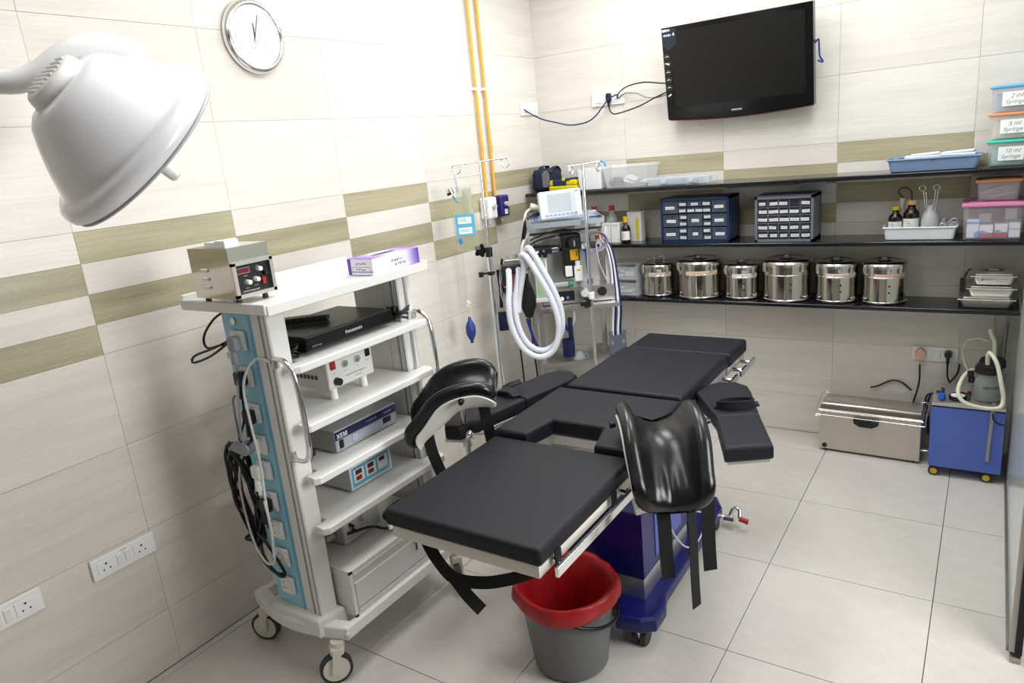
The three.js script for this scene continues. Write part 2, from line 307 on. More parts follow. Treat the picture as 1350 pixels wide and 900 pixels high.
  mesh('support_rod', mg(rod([1.05, .745, 2.12], [.9, .75, 2.2], .009), rod([.905, .68, 2.22], [.885, .87, 2.2], .011), sp(.02, .9, .755, 2.205), cy(.018, .014, .03, .898, .725, 2.21)), M.chrome, T);
  const strapDown = (pts, side) => lab(mesh('hanging_strap', ribbon(pts, .042, .0025, side), M.strap, T), 'black webbing strap hanging from a leg trough');
  strapDown([[1.72, .72, 2.33], [1.73, .64, 2.34], [1.732, .55, 2.34], [1.735, .45, 2.335]], [.8, 0, -.6]);
  strapDown([[1.83, .75, 2.25], [1.835, .66, 2.25], [1.835, .56, 2.25], [1.835, .45, 2.24]], [.8, 0, -.6]);
  strapDown([[1.79, .72, 2.28], [1.8, .6, 2.29], [1.81, .45, 2.31], [1.815, .36, 2.315]], [.25, 0, -.96]);
  strapDown([[.83, .8, 2.35], [.85, .74, 2.36], [.88, .66, 2.36], [.9, .58, 2.35]], [.82, 0, -.57]);
  strapDown([[.985, .9, 2.2], [.99, .83, 2.2], [.995, .75, 2.19], [1, .67, 2.19]], [.82, 0, -.57]);
  // arm boards
  function arm(name, pts, y0, split, who, band) {
    const g = mesh(name, slab(pts, y0 - .012, y0, .002), M.alu, T); lab(g, who);
    const ctr = pts.reduce((s, p) => [s[0] + p[0] / pts.length, s[1] + p[1] / pts.length], [0, 0]);
    for (const half of split) mesh('arm_pad', slab(half, y0 + .001, y0 + .056, .012), M.leather, g);
    if (band) mesh('arm_strap', band, M.leather, g);
    return g;
  }
  arm('arm_board', [[1.6, 1.62], [1.615, 1.52], [1.68, 1.48], [1.735, 1.52], [1.955, 1.998], [1.841, 2.07], [1.745, 1.85]], .745,
    [[[1.578, 1.62], [1.592, 1.53], [1.63, 1.475], [1.69, 1.46], [1.745, 1.49], [1.775, 1.55], [1.864, 1.77], [1.73, 1.84]], [[1.731, 1.843], [1.865, 1.773], [1.968, 2.005], [1.836, 2.088]]], 'black padded arm board pointing to the sterilizer side',
    mg(ribbon(Array.from({ length: 17 }, (_, i) => { const a = i / 16 * Math.PI * 2; return [1.768 + .88 * .064 * Math.cos(a) + .48 * .024 * Math.sin(a), .817, 1.735 - .48 * .064 * Math.cos(a) + .88 * .024 * Math.sin(a)]; }), .03, .007, [0, 1, 0]), ribbon([[1.69, .803, 1.755], [1.72, .806, 1.74], [1.77, .807, 1.712], [1.835, .803, 1.68]], .04, .006, [.48, 0, .88])));
  arm('arm_board', [[.9, 1.56], [.99, 1.53], [1.035, 1.6], [.9, 2.24], [.83, 2.26], [.77, 2.14]], .745,
    [[[.863, 1.66], [.88, 1.58], [.92, 1.54], [.98, 1.53], [1.03, 1.57], [1.04, 1.62], [.975, 1.9], [.817, 1.87]], [[.815, 1.873], [.973, 1.903], [.9, 2.25], [.84, 2.265], [.755, 2.16]]], 'black padded arm board pointing to the trolley side',
    mg(ribbon([[.82, .802, 1.9], [.85, .818, 1.89], [.9, .822, 1.9], [.935, .806, 1.91]], .05, .008, [.2, 0, 1]), ribbon([[.84, .81, 1.87], [.87, .83, 1.85], [.9, .84, 1.82]], .04, .005, [.9, 0, .3])));
  for (const [a, b] of [[[1.58, .735, 1.6], [1.7, .737, 1.62]], [[1.09, .735, 1.75], [.93, .737, 1.8]]]) mesh('arm_bracket', mg(bar(a, b, .035, .01), sp(.016, ...a)), M.chrome, T);
  rebase(T, 1.335, 0, 1.75);
}
// ---------------------------------------------------------------- bin
{
  const t = thing('waste_bucket', 'grey plastic waste bucket with black carrying handle under the table', 'bucket', [1.345, 0, 2.315]);
  mesh('body', lathe([[0, .004], [.125, .004], [.132, .012], [.165, .3], [.172, .302], [.172, .308], [.166, .308], [.158, .3], [.125, .016], [0, .016]], 48), std(0x6f7072, .5), t);
  const h = [], a0 = .95;
  for (let i = 0; i <= 10; i++) { const a = i / 10 * Math.PI; h.push([Math.cos(a) * .174, .272 - .0 - Math.sin(a) * .075, Math.sin(a) * .178 * .98]); }
  const hd = mesh('handle', mg(tube(h, .0065, 60), sp(.012, .17, .272, 0), sp(.012, -.17, .272, 0)), M.black, t); hd.rotation.y = 2.04;
  const n = 64, loops = [];
  const prof = [[.178, .262, 1], [.186, .275, .8], [.187, .295, .5], [.183, .32, .4], [.17, .324, .4], [.15, .305, .5], [.128, .22, 1], [.11, .08, 1], [.06, .035, .6], [.004, .03, .1]];
  for (const [r, y, k] of prof) { const l = []; for (let j = 0; j < n; j++) { const a = j / n * Math.PI * 2, w = Math.sin(a * 5 + y * 30) * .006 + Math.sin(a * 11 + 1 + y * 17) * .004 + Math.sin(a * 19 + y * 50) * .0022; l.push(V(Math.cos(a) * (r + w * k), y + Math.sin(a * 3 + 1.1) * .008 * k + w * k, Math.sin(a) * (r + w * k))); } loops.push(l); }
  const b = one('bin_liner', loft(loops, false), phys(0xa31118, .42, { side: THREE.DoubleSide }), 'red plastic liner bag folded over the grey bucket rim', 'bag'); b.position.set(1.345, 0, 2.315);
}
// ---------------------------------------------------------------- overhead surgical lamp
{
  const t = thing('surgical_lamp', 'white domed surgical lamp on curved ceiling arm above the trolley', 'lamp');
  const c = V(.671, 1.877, 3.11), ap = V(.649, 2.033, 3.264), A = c.clone().sub(ap).normalize();
  const q = new THREE.Quaternion().setFromUnitVectors(V(0, 1, 0), A), put = m => { m.quaternion.copy(q); m.position.copy(ap); return m; };
  const gloss = phys(0xf0f0f4, .25, { clearcoat: .6, clearcoatRoughness: .08 });
  const d = put(mesh('dome', lathe([[.078, .022], [.1, .026], [.122, .04], [.15, .075], [.176, .112], [.199, .15], [.214, .178], [.222, .186], [.236, .188], [.248, .198], [.252, .212], [.25, .228], [.24, .236], [.234, .238]], 64), gloss, t));
  mesh('rim_seal', lathe([[.234, .237], [.243, .238], [.243, .243], [.23, .243]], 64), M.lightGrey, d);
  lab(mesh('lens', lathe([[0, .242], [.15, .241], [.236, .239]], 48), phys(0xf4f6f6, .1, { transmission: .4 }), d), 'clear lens cover');
  const cap = put(mesh('cap', lathe([[.0, -.012], [.062, -.01], [.07, -.004], [.074, .006], [.076, .018], [.079, .02], [.08, .036], [.084, .05]], 48), M.whitePlastic, t));
  for (let i = -4; i <= 4; i++) { const L = Math.sqrt(.06 ** 2 - (i * .0125) ** 2); mesh('vent_rib', rb(2 * L, .006, .005, .002, 0, -.012, i * .0125), M.white, cap); }
  lab(mesh('focus_handle', lathe([[0, .242], [.02, .242], [.018, .29], [.017, .34], [.012, .347], [0, .347]], 24), M.white, d), 'white sterile grip');
  sticker('warning_label', .016, .016, (g, w, h) => { fillBg(g, w, h, '#e8d64a'); g.fillStyle = '#222'; g.beginPath(); g.moveTo(w / 2, 8); g.lineTo(w - 8, h - 8); g.lineTo(8, h - 8); g.fill(); g.fillStyle = '#e8d64a'; g.fillRect(w / 2 - 3, h * .4, 6, h * .35); }, t, [.548, 2.09, 3.115].map((v, i) => v + [.018, .012, .03][i]), [-.6, .5, .2], 64);
  mesh('arm', tube([[.38, CEIL - .02, 3.46], [.38, 2.5, 3.46], [.38, 2.16, 3.45], [.405, 2.07, 3.4], [.463, 2.05, 3.29], [.486, 2.052, 3.249], [.508, 2.068, 3.212], [.534, 2.102, 3.169], [.558, 2.122, 3.13], [.588, 2.126, 3.078], [.615, 2.105, 3.036], [.632, 2.06, 3.02], [.65, 1.98, 3.04]], .03, 120, false, 16), M.whiteGloss, t);
  mesh('ceiling_plate', cy(.11, .11, .03, .38, CEIL - .015, 3.46), M.whiteGloss, t);
  rebase(t, .38, CEIL, 3.46);
}

// ---------------------------------------------------------------- equipment trolley
const SH = { top: 1.385, s1: 1.172, s2: .968, s3: .78, s4: .592, cab: .395 };
{
  const T = thing('equipment_trolley', 'white four-shelf endoscopy trolley with blue socket panel on casters', 'trolley');
  const w = std(0xe4e3df, .38);
  // top tray
  const top = mesh('top_shelf', mg(rb(.44, .012, .76, .004, .455, SH.top - .006, 2.44), rb(.44, .035, .012, .004, .455, SH.top - .01, 2.822), rb(.44, .035, .012, .004, .455, SH.top - .01, 2.058), rb(.012, .035, .76, .004, .675, SH.top - .014, 2.44), rb(.012, .04, .76, .004, .235, SH.top + .002, 2.44)), w, T);
  for (const y of [SH.s1, SH.s2, SH.s3, SH.s4]) mesh('shelf', mg(slab([[.24, 2.7], [.24, 2.18], [.618, 2.18], [.62, 2.09], [.655, 2.09], [.684, 2.11], [.684, 2.74], [.67, 2.757], [.628, 2.752], [.626, 2.7]], y - .026, y, .004)), w, T);
  // side pillars
  for (const [z, out] of [[2.745, 1], [2.135, -1]]) {
    const p = mesh('pillar', mg(rb(.085, 1.16, .075, .01, .57, .78, z), bx(.16, 1.15, .05, .45, .78, z - out * .012)), w, T);
    for (const x of [.578, .603]) mesh('groove', bx(x < .6 ? .008 : .004, 1.13, .0775, x, .78, z), M.grey, p);
    lab(mesh('socket_panel', rb(.155, 1.12, .02, .006, .453, .785, z + out * .025), M.skyBlue, p), 'light blue panel');
    mesh('panel_trim', bx(.02, 1.12, .022, .525, .785, z + out * .025), std(0x6cb2d2, .45), p);
    if (out < 0) mesh('bracket_rod', mg(rod([.615, .3, z], [.615, 1.34, z], .007)), M.steelBrushed, p);
  }
  // rail handles
  for (const [z, o] of [[2.775, 1], [2.105, -1]]) {
    const h = mesh('rail_handle', tube([[.605, 1.2, z], [.64, 1.2, z], [.672, 1.18, z], [.682 + .01, 1.14, z], [.7, 1.04, z], [.7, .94, z], [.695, .885, z], [.67, .855, z], [.61, .85, z]], .0095, 90, false, 12), M.chrome, T);
    many('rail_clamp', [cy(.012, .012, .03, .61, 1.185, z), cy(.012, .012, .03, .61, .862, z)], M.alu, h);
  }
  // base
  const arc = o => { const p = []; for (let i = 0; i <= 16; i++) { const a = i / 16; p.push([.195 + a * .515, o * (2.765 + Math.sin(a * Math.PI) * .055 - 2.44) + 2.44]); } for (let i = 16; i >= 0; i--) { const a = i / 16; p.push([.195 + a * .515, o * (2.715 + Math.sin(a * Math.PI) * .05 - 2.44) + 2.44]); } return p; };
  mesh('base_frame', mg(slab(arc(1), .165, .215, .008), slab(arc(-1), .165, .215, .008), rb(.03, .045, .6, .006, .69, .185, 2.44), rb(.03, .045, .6, .006, .21, .185, 2.44), slab([[.37, 2.81], [.62, 2.81], [.64, 2.7], [.35, 2.7]], .17, .245, .012), slab([[.35, 2.18], [.64, 2.18], [.62, 2.07], [.37, 2.07]], .17, .245, .012)), w, T);
  for (const [x, z, ry] of [[.655, 2.795, -.62], [.215, 2.755, -1.2], [.705, 2.145, .85], [.215, 2.13, -.3]]) {
    const c = mesh('caster', mg(cy(.058, .058, .022, 0, 0, 0, 36).rotateZ(Math.PI / 2)), M.rubber, T); c.position.set(x, .058, z); c.rotation.y = ry;
    mesh('wheel_hub', mg(cy(.047, .047, .026, 0, 0, 0, 32).rotateZ(Math.PI / 2), cy(.02, .02, .034, 0, 0, 0).rotateZ(Math.PI / 2)), M.cream, c);
    mesh('caster_fork', mg(rb(.05, .04, .05, .014, 0, .072, -.012), cy(.022, .024, .035, 0, .09, -.018), bar([.021, -.014, .004], [.021, .08, -.012], .03, .006, [1, 0, 0]), bar([-.021, -.014, .004], [-.021, .08, -.012], .03, .006, [1, 0, 0]), ...(x < .5 ? [rb(.04, .01, .06, .004, 0, .085, -.06)] : [])), M.cream, c);
  }
  many('corner_bolt', [sp(.011, .71, .19, 2.765), sp(.011, .71, .19, 2.115)], M.lightGrey, T);
  // drawer cabinet
  const cab = mesh('drawer_cabinet', mg(rb(.412, .186, .512, .004, .478, .2995, 2.44), bx(.006, .012, .512, .686, .386, 2.44), bx(.006, .01, .512, .686, .212, 2.44), bx(.006, .186, .014, .686, .2995, 2.689), bx(.006, .186, .014, .686, .2995, 2.191)), w, T);
  const dr = mesh('drawer', mg(rb(.012, .1, .478, .002, .685, .288, 2.44), rb(.006, .012, .478, .002, .688, .371, 2.44), bx(.002, .03, .478, .6845, .352, 2.44), rb(.012, .014, .478, .002, .685, .226, 2.44)), std(0xdad9d6, .4), T);
  mesh('lock', cy(.009, .009, .014, 0, 0, 0).rotateZ(Math.PI / 2).translate(.694, .368, 2.36), M.steel, dr);
  mesh('key', mg(cy(.01, .01, .004, 0, 0, 0).rotateZ(Math.PI / 2).translate(.702, .338, 2.36), bx(.003, .03, .006, .702, .313, 2.36), tube([[.702, .368, 2.36], [.706, .357, 2.362], [.702, .347, 2.36]], .0012)), M.black, dr);
  // printed socket plates on the blue panel (children of the near panel's pillar)
  const pil = T.children.find(c => c.name === 'pillar');
  for (const [y, kind] of [[1.255, 0], [1.13, 0], [1.0, 0], [.885, 1], [.79, 1], [.672, 0], [.56, 2], [.45, 2], [.335, 2]]) {
    const s = mesh('socket', rb(.066, .066, .012, .003, .46, y, 2.788), M.whitePlastic, pil);
    mesh('switch', mg(rb(.018, .04, .004, .001, .476, y, 2.796)), M.white, s);
    many('pin_hole', [bx(.004, .008, .001, .446, y + .012, 2.7946), bx(.004, .006, .001, .44, y - .012, 2.7946), bx(.004, .006, .001, .452, y - .012, 2.7946)], M.darkGrey, s);
  }
  mesh('screw', mg(cy(.012, .012, .004, 0, 0, 0).rotateX(Math.PI / 2).translate(.44, 1.318, 2.783)), M.steel, pil);
  mesh('filter_box', rb(.05, .17, .05, .004, .36, .4, 2.74), M.cream, T);
  rebase(T, .45, 0, 2.44);
}
// plugs in the panel
function plug(name, y, dx, mat, label, big) {
  const t = thing(name, label, 'plug', [.452 + dx, y, 2.795]);
  mesh('body', mg(rb(.045, .05, .03, .01, 0, 0, .016), cy(.014, .009, .05, 0, -.04, .022), cy(.006, .006, .03, 0, -.07, .022)), mat, t);
  many('pins', [bx(.004, .005, .006, -.01, .01, -.0005), bx(.004, .005, .006, .01, .01, -.0005)], M.steel, t); return t;
}
const greyPlug = std(0x8d9299, .5);
plug('mains_plug', 1.25, .012, greyPlug, 'grey mains plug in the uppermost socket of the blue panel', 1);
plug('mains_plug', 1.13, .008, M.black, 'black square mains plug below the grey plug on the blue panel', 1);
plug('mains_plug', .995, .012, M.black, 'black slim mains plug, second black one down the blue panel', 1);
plug('mains_plug', .79, -.004, M.whitePlastic, 'white mains plug in the middle of the blue panel', 1);
plug('mains_plug', .665, .006, M.black, 'black mains plug beside the coiled cable on the blue panel', 1);
{ const t = thing('mains_plug', 'grey round plug sticking out of a white adaptor on the blue panel', 'plug', [.44, .885, 2.795]);
  mesh('body', mg(cy(.026, .024, .035, 0, 0, 0).rotateX(Math.PI / 2).translate(0, 0, .03), cy(.012, .018, .05, 0, 0, 0).rotateZ(1.2).translate(-.04, -.01, .035)), greyPlug, t);
  mesh('adaptor', rb(.05, .055, .018, .006, .01, .0, .008), M.whitePlastic, t); }
// cables at the trolley side
{
  const loops = [];
  for (let i = 0; i < 9; i++) {
    const k = i / 8, p = []; const w = .035 + .03 * rnd(), l = .34 + .06 * rnd(), x0 = .3 + .05 * k;
    for (let j = 0; j < 14; j++) { const a = j / 14 * Math.PI * 2; p.push([x0 - .02 + Math.sin(a) * w * (1 - .6 * (Math.cos(a) < -.5 ? .7 : 0)) + .02 * Math.cos(a) * -1, .66 + Math.cos(a) * l / 2, 2.76 + .018 * Math.sin(a * 2 + i) + .004 * i]); }
    loops.push(tube(p, .0055, 90, true, 7));
  }
  loops.push(tube([[.33, .52, 2.745], [.345, .515, 2.79], [.36, .5, 2.8], [.31, .505, 2.82], [.33, .52, 2.745]], .006));
  loops.push(tube([[.33, .52, 2.78], [.34, .45, 2.8], [.38, .42, 2.81], [.44, .395, 2.815], [.49, .4, 2.81]], .0055));
  loops.push(tube([[.35, .5, 2.79], [.4, .45, 2.82], [.47, .4, 2.825], [.49, .405, 2.812], [.43, .5, 2.815], [.36, .53, 2.8]], .0055));
  one('coiled_cable', mg(loops), M.black, 'thick coil of black power cable tied to the trolley side', 'cable');
  one('power_cable', mg(tube([[.31, 1.335, 2.7], [.24, 1.3, 2.72], [.19, 1.24, 2.74], [.21, 1.2, 2.75], [.29, 1.215, 2.74]], .0045), tube([[.33, 1.23, 2.73], [.22, 1.17, 2.75], [.12, 1.14, 2.76], [.13, 1.165, 2.755], [.24, 1.2, 2.74], [.34, 1.24, 2.72]], .0045)), M.black, 'black cord looping behind the blue panel near the wall', 'cable');
  one('power_cable', tube([[.464, 1.16, 2.818], [.46, 1.08, 2.83], [.455, 1.0, 2.84], [.44, .93, 2.84], [.4, .9, 2.82], [.385, .95, 2.81], [.39, 1.04, 2.81], [.395, 1.06, 2.8]], .004), M.grey, 'grey cord hanging from the uppermost plug on the blue panel', 'cable');
  one('power_cable', mg(tube([[.46, 1.06, 2.818], [.455, .99, 2.825], [.43, .93, 2.835], [.42, .915, 2.835], [.45, .9, 2.835], [.475, .92, 2.825], [.475, .94, 2.818]], .0038)), M.black, 'thin black cord joining the two black plugs on the blue panel', 'cable');
  one('white_cable', mg(tube([[.54, 1.2, 2.795], [.51, 1.17, 2.81], [.48, 1.1, 2.82], [.487, .98, 2.825], [.495, .85, 2.825], [.49, .7, 2.83], [.487, .57, 2.832], [.47, .46, 2.83], [.42, .44, 2.83], [.36, .49, 2.82], [.31, .58, 2.8], [.295, .7, 2.79], [.33, .8, 2.79], [.36, .84, 2.79]], .0045, 140), tube([[.54, 1.2, 2.795], [.57, 1.2, 2.79], [.6, 1.19, 2.785]], .0045), tube([[.49, .7, 2.835], [.5, .6, 2.837], [.48, .48, 2.835]], .0045)), std(0xd5d6d4, .4), 'long white cable draped down the blue panel in a loop', 'cable');
}
// steel box on the top shelf
{
  const y = SH.top + .003, t = thing('steel_control_box', 'polished stainless steel control box with black dial panel on trolley top', 'device', [.458, y, 2.762]);
  mesh('case', mg(bx(.205, .16, .15, 0, .098, 0)), std(0xcfc9c2, .09, 1), t);
  mesh('bezel', mg(bx(.012, .012, .15, .109, .025, 0), bx(.012, .012, .15, .109, .127, 0), bx(.012, .11, .012, .109, .075, .069), bx(.012, .11, .012, .109, .075, -.069)), M.steel, t);
  for (let i = 0; i < 3; i++) mesh('louvre', new THREE.CapsuleGeometry(.0065, .026, 6, 12).rotateZ(Math.PI / 2).scale(1, 1, .8).translate(-.03 + i * .0, .055 + i * .027, .0755), M.steel, t);
  many('foot', [...[[-.08, -.05], [-.08, .05], [.08, -.05], [.08, .05]].map(([a, b]) => cy(.01, .008, .02, a, .008, b))], M.rubber, t);
  many('top_plate', [bx(.06, .014, .05, -.02, .185, .02), bx(.05, .02, .05, .045, .188, .03)], M.whitePlastic, t);
  const p = sticker('control_panel', .128, .092, (g, w, h) => {
    fillBg(g, w, h, '#1a1416'); g.fillStyle = '#6d1418'; g.fillRect(w * .05, h * .12, w * .38, h * .18); g.strokeStyle = '#ddd'; g.lineWidth = 3; g.strokeRect(w * .05, h * .12, w * .38, h * .18);
    for (const [a, b] of [[.68, .22], [.3, .62], [.55, .58]]) { g.strokeStyle = '#bbb'; g.beginPath(); g.arc(w * a, h * b, 26, 2.4, 7); g.stroke(); }
    scrib(g, w * .3, h * .4, 40, 12, '#ddd'); scrib(g, w * .55, h * .78, 40, 12, '#ddd'); scrib(g, w * .3, h * .82, 40, 12, '#ddd'); scrib(g, w * .38, h * .92, 180, 18, '#ddd');
  }, t, [.1035, .075, 0], [0, Math.PI / 2, 0], 384, .3);
  for (const [z, yy] of [[-.025, .099], [.022, .064], [-.01, .068]]) many('knob', [cy(.008, .007, .014, 0, 0, 0).rotateZ(-Math.PI / 2).translate(.11, yy, z)], M.whitePlastic, t);
  mesh('knob', cy(.008, .007, .014, 0, 0, 0).rotateZ(-Math.PI / 2).translate(.11, .082, -.045), M.black, t);
  lab(mesh('rocker_switch', bx(.008, .022, .012, .107, .06, -.035), M.red, t), 'red rocker switch');
}
// glove box
{
  const t = thing('glove_box', 'white and purple cardboard glove box lying on the trolley top', 'box', [.605, SH.top + .002, 2.215], .03);
  const side = print(.25, .06, (g, w, h) => { const q = g.createLinearGradient(0, 0, w, 0); q.addColorStop(0, '#f6f3fa'); q.addColorStop(.68, '#f3effa'); q.addColorStop(1, '#5b3da2'); g.fillStyle = q; g.fillRect(0, 0, w, h); scrib(g, w * .5, h * .42, 80, 20, '#4a3a6a'); scrib(g, w * .58, h * .68, 90, 22, '#4a3a6a'); }, 384);
  const end = print(.12, .06, (g, w, h) => { fillBg(g, w, h, '#efeaf6'); g.fillStyle = '#6a49ad'; g.fillRect(0, 0, w * .14, h); g.fillRect(0, h * .78, w, h * .05); scrib(g, w * .55, h * .32, 110, 26, '#4a3a6a'); g.strokeStyle = '#6a49ad'; g.lineWidth = 3; g.strokeRect(w * .2, h * .5, w * .7, h * .3); scrib(g, w * .5, h * .66, 100, 20, '#443a55'); }, 256);
  const topT = print(.25, .12, (g, w, h) => { const q = g.createLinearGradient(0, 0, w, 0); q.addColorStop(0, '#7a58bd'); q.addColorStop(.5, '#e9e2f5'); q.addColorStop(1, '#8e6cc9'); g.fillStyle = q; g.fillRect(0, 0, w, h); g.fillStyle = '#2a2330'; g.beginPath(); g.ellipse(w * .5, h * .5, w * .25, h * .16, 0, 0, 7); g.fill(); }, 256);
  mesh('carton', bx(.12, .058, .262, 0, .03, 0), std(0xf2eef8, .55), t);
  const f1 = mesh('printed_face', sheet(.262, .058), std(0xffffff, .5, 0, { map: side }), t); f1.position.set(.0605, .03, 0); f1.rotation.y = Math.PI / 2;
  const f2 = mesh('printed_face', sheet(.12, .058), std(0xffffff, .5, 0, { map: end }), t); f2.position.set(0, .03, .1314);
  const f3 = mesh('printed_face', sheet(.262, .12), std(0xffffff, .5, 0, { map: topT }), t); f3.position.set(0, .0595, 0); f3.rotation.set(-Math.PI / 2, 0, Math.PI / 2);
}
// video recorder with remote
{
  const t = thing('video_recorder', 'slim black video recorder on the upper trolley shelf', 'recorder', [.47, SH.s1 + .001, 2.44]);
  mesh('case', mg(rb(.28, .055, .42, .003, 0, .036, 0), cy(.012, .012, .01, -.1, .005, .17), cy(.012, .012, .01, .1, .005, .17), cy(.012, .012, .01, -.1, .005, -.17), cy(.012, .012, .01, .1, .005, -.17)), std(0x1d1c1c, .35), t);
  mesh('front', rb(.014, .05, .422, .004, .143, .036, 0), M.blackGloss, t);
  sticker('print', .4, .045, (g, w, h) => { fillBg(g, w, h, '#070708'); txt(g, 'Panasonic', w * .52, h * .5, 22, '#cfcfcf', 'sans-serif', 'bold'); scrib(g, w * .08, h * .72, 50, 10, '#999'); }, t, [.1506, .036, 0], [0, Math.PI / 2, 0], 512, .12);
  const r = thing('remote_control', 'black remote control resting on the video recorder', 'remote', [.42, SH.s1 + .066, 2.5], -.85);
  mesh('body', mg(rb(.052, .022, .21, .007, 0, .013, 0, 3)), std(0x151516, .3), r);
  const b = []; for (let i = 0; i < 3; i++) for (let j = 0; j < 7; j++) b.push(rb(.009, .004, .012, .001, -.014 + i * .014, .022, -.07 + j * .021));
  mesh('buttons', b, M.darkGrey, r);
  const c1 = []; for (let i = 0; i < 4; i++) { const p = []; for (let j = 0; j < 10; j++) { const a = j / 10 * 6.283; p.push([.585 + Math.cos(a) * (.03 + .004 * i), SH.s1 + .012 + i * .011 + .008 * Math.sin(a * 2 + i), 2.155 + Math.sin(a) * .04]); } c1.push(tube(p, .005, 50, true, 6)); }
  one('coiled_cable', mg(c1, rb(.03, .03, .06, .008, .585, SH.s1 + .045, 2.165)), M.black, 'small coil of black cord at the far end of the recorder', 'cable');
  const c2 = []; for (let i = 0; i < 4; i++) { const p = []; for (let j = 0; j < 10; j++) { const a = j / 10 * 6.283; p.push([.575 + Math.cos(a) * (.024 + .003 * i), SH.s1 + .012 + i * .009 + .007 * Math.sin(a * 2 + i), 2.685 + Math.sin(a) * .022]); } c2.push(tube(p, .005, 50, true, 6)); }
  one('coiled_cable', mg(c2), M.black, 'small coil of black cord between recorder and near pillar', 'cable');
}
// light source on tall feet
{
  const t = thing('light_source_unit', 'pale grey light source unit with red switch on tall white feet', 'device', [.45, SH.s2 + .001, 2.44]);
  mesh('case', rb(.26, .115, .225, .003, 0, .1, 0), std(0xd6d6d2, .4), t);
  many('foot', [...[[-.09, -.07], [-.09, .08], [.11, -.07], [.11, .08]].map(([a, b]) => cy(.014, .014, .044, a, .022, b))], M.whitePlastic, t);
  for (let i = 0; i < 9; i++) mesh('vent_slot', bx(.014, .016, .001, -.09 + i * .02, .085, .1127).rotateZ(0), M.darkGrey, t);
  sticker('front_panel', .222, .113, (g, w, h) => { fillBg(g, w, h, '#d9dad6'); g.strokeStyle = '#9a9c9a'; g.lineWidth = 3; g.strokeRect(5, 5, w - 10, h - 10); for (const x of [.37, .65]) { g.fillStyle = '#6d6f6f'; g.beginPath(); g.arc(w * x, h * .33, 27, 0, 7); g.fill(); g.fillStyle = '#2c2c2c'; g.beginPath(); g.arc(w * x, h * .33, 13, 0, 7); g.fill(); } scrib(g, w * .13, h * .52, 20, 9, '#333'); scrib(g, w * .38, h * .56, 34, 9, '#333'); scrib(g, w * .65, h * .56, 34, 9, '#333'); scrib(g, w * .88, h * .5, 40, 9, '#333'); scrib(g, w * .6, h * .74, 230, 16, '#3a3f70'); scrib(g, w * .65, h * .86, 80, 12, '#3a3f70'); }, t, [.1306, .1, 0], [0, Math.PI / 2, 0], 512);
  lab(mesh('rocker_switch', rb(.008, .03, .022, .002, .134, .128, .085), M.red, t), 'red rocker switch');
  mesh('rocker_switch', rb(.008, .028, .02, .002, .134, .128, -.088), M.black, t);
  for (const z of [.029, -.033]) many('connector', [cy(.013, .013, .01, 0, 0, 0).rotateZ(Math.PI / 2).translate(.134, .12, z), cy(.006, .006, .016, 0, 0, 0).rotateZ(Math.PI / 2).translate(.136, .12, z)], M.steel, t);
  mesh('knob', cy(.015, .013, .02, 0, 0, 0).rotateZ(-Math.PI / 2).translate(.14, .066, .075), M.black, t);
}
// camera control unit
{
  const t = thing('camera_control_unit', 'silver camera control unit with dark blue stripe on trolley shelf', 'device', [.46, SH.s3 + .001, 2.42]);
  mesh('case', mg(rb(.27, .08, .32, .003, 0, .046, 0)), std(0xaeb0b2, .38, .25), t);
  many('foot', [...[[-.1, -.12], [-.1, .12], [.1, -.12], [.1, .12]].map(([a, b]) => cy(.01, .01, .01, a, .004, b))], M.rubber, t);
  sticker('front_panel', .318, .078, (g, w, h) => { fillBg(g, w, h, '#a5aab6'); g.fillStyle = '#23264a'; g.fillRect(0, h * .06, w, h * .4); txt(g, 'XEM', w * .11, h * .3, 40, '#e8e8ee', 'sans-serif', 'bold'); scrib(g, w * .58, h * .27, 90, 16, '#9aa0c4'); scrib(g, w * .86, h * .27, 70, 16, '#a8aed0'); g.fillStyle = '#1a1a20'; g.fillRect(w * .05, h * .55, w * .06, h * .36); g.fillRect(w * .76, h * .5, w * .14, h * .3); g.strokeStyle = '#dfe2ea'; g.lineWidth = 4; g.beginPath(); g.arc(w * .3, h * .7, 14, 0, 7); g.stroke(); g.strokeStyle = '#6d7280'; g.lineWidth = 2; g.strokeRect(w * .25, h * .5, w * .45, h * .42); }, t, [.1357, .046, 0], [0, Math.PI / 2, 0], 512, .35);
  mesh('rocker_switch', rb(.008, .03, .016, .002, .138, .032, .134), M.black, t);
  one('coiled_cable', mg(tube([[.5, SH.s3 + .02, 2.64], [.53, SH.s3 + .06, 2.66], [.55, SH.s3 + .1, 2.65], [.53, SH.s3 + .12, 2.63], [.5, SH.s3 + .07, 2.63], [.54, SH.s3 + .02, 2.65], [.56, SH.s3 + .012, 2.68]], .006), rb(.03, .03, .05, .008, .54, SH.s3 + .03, 2.66)), M.black, 'short black lead beside the silver camera unit', 'cable');
}
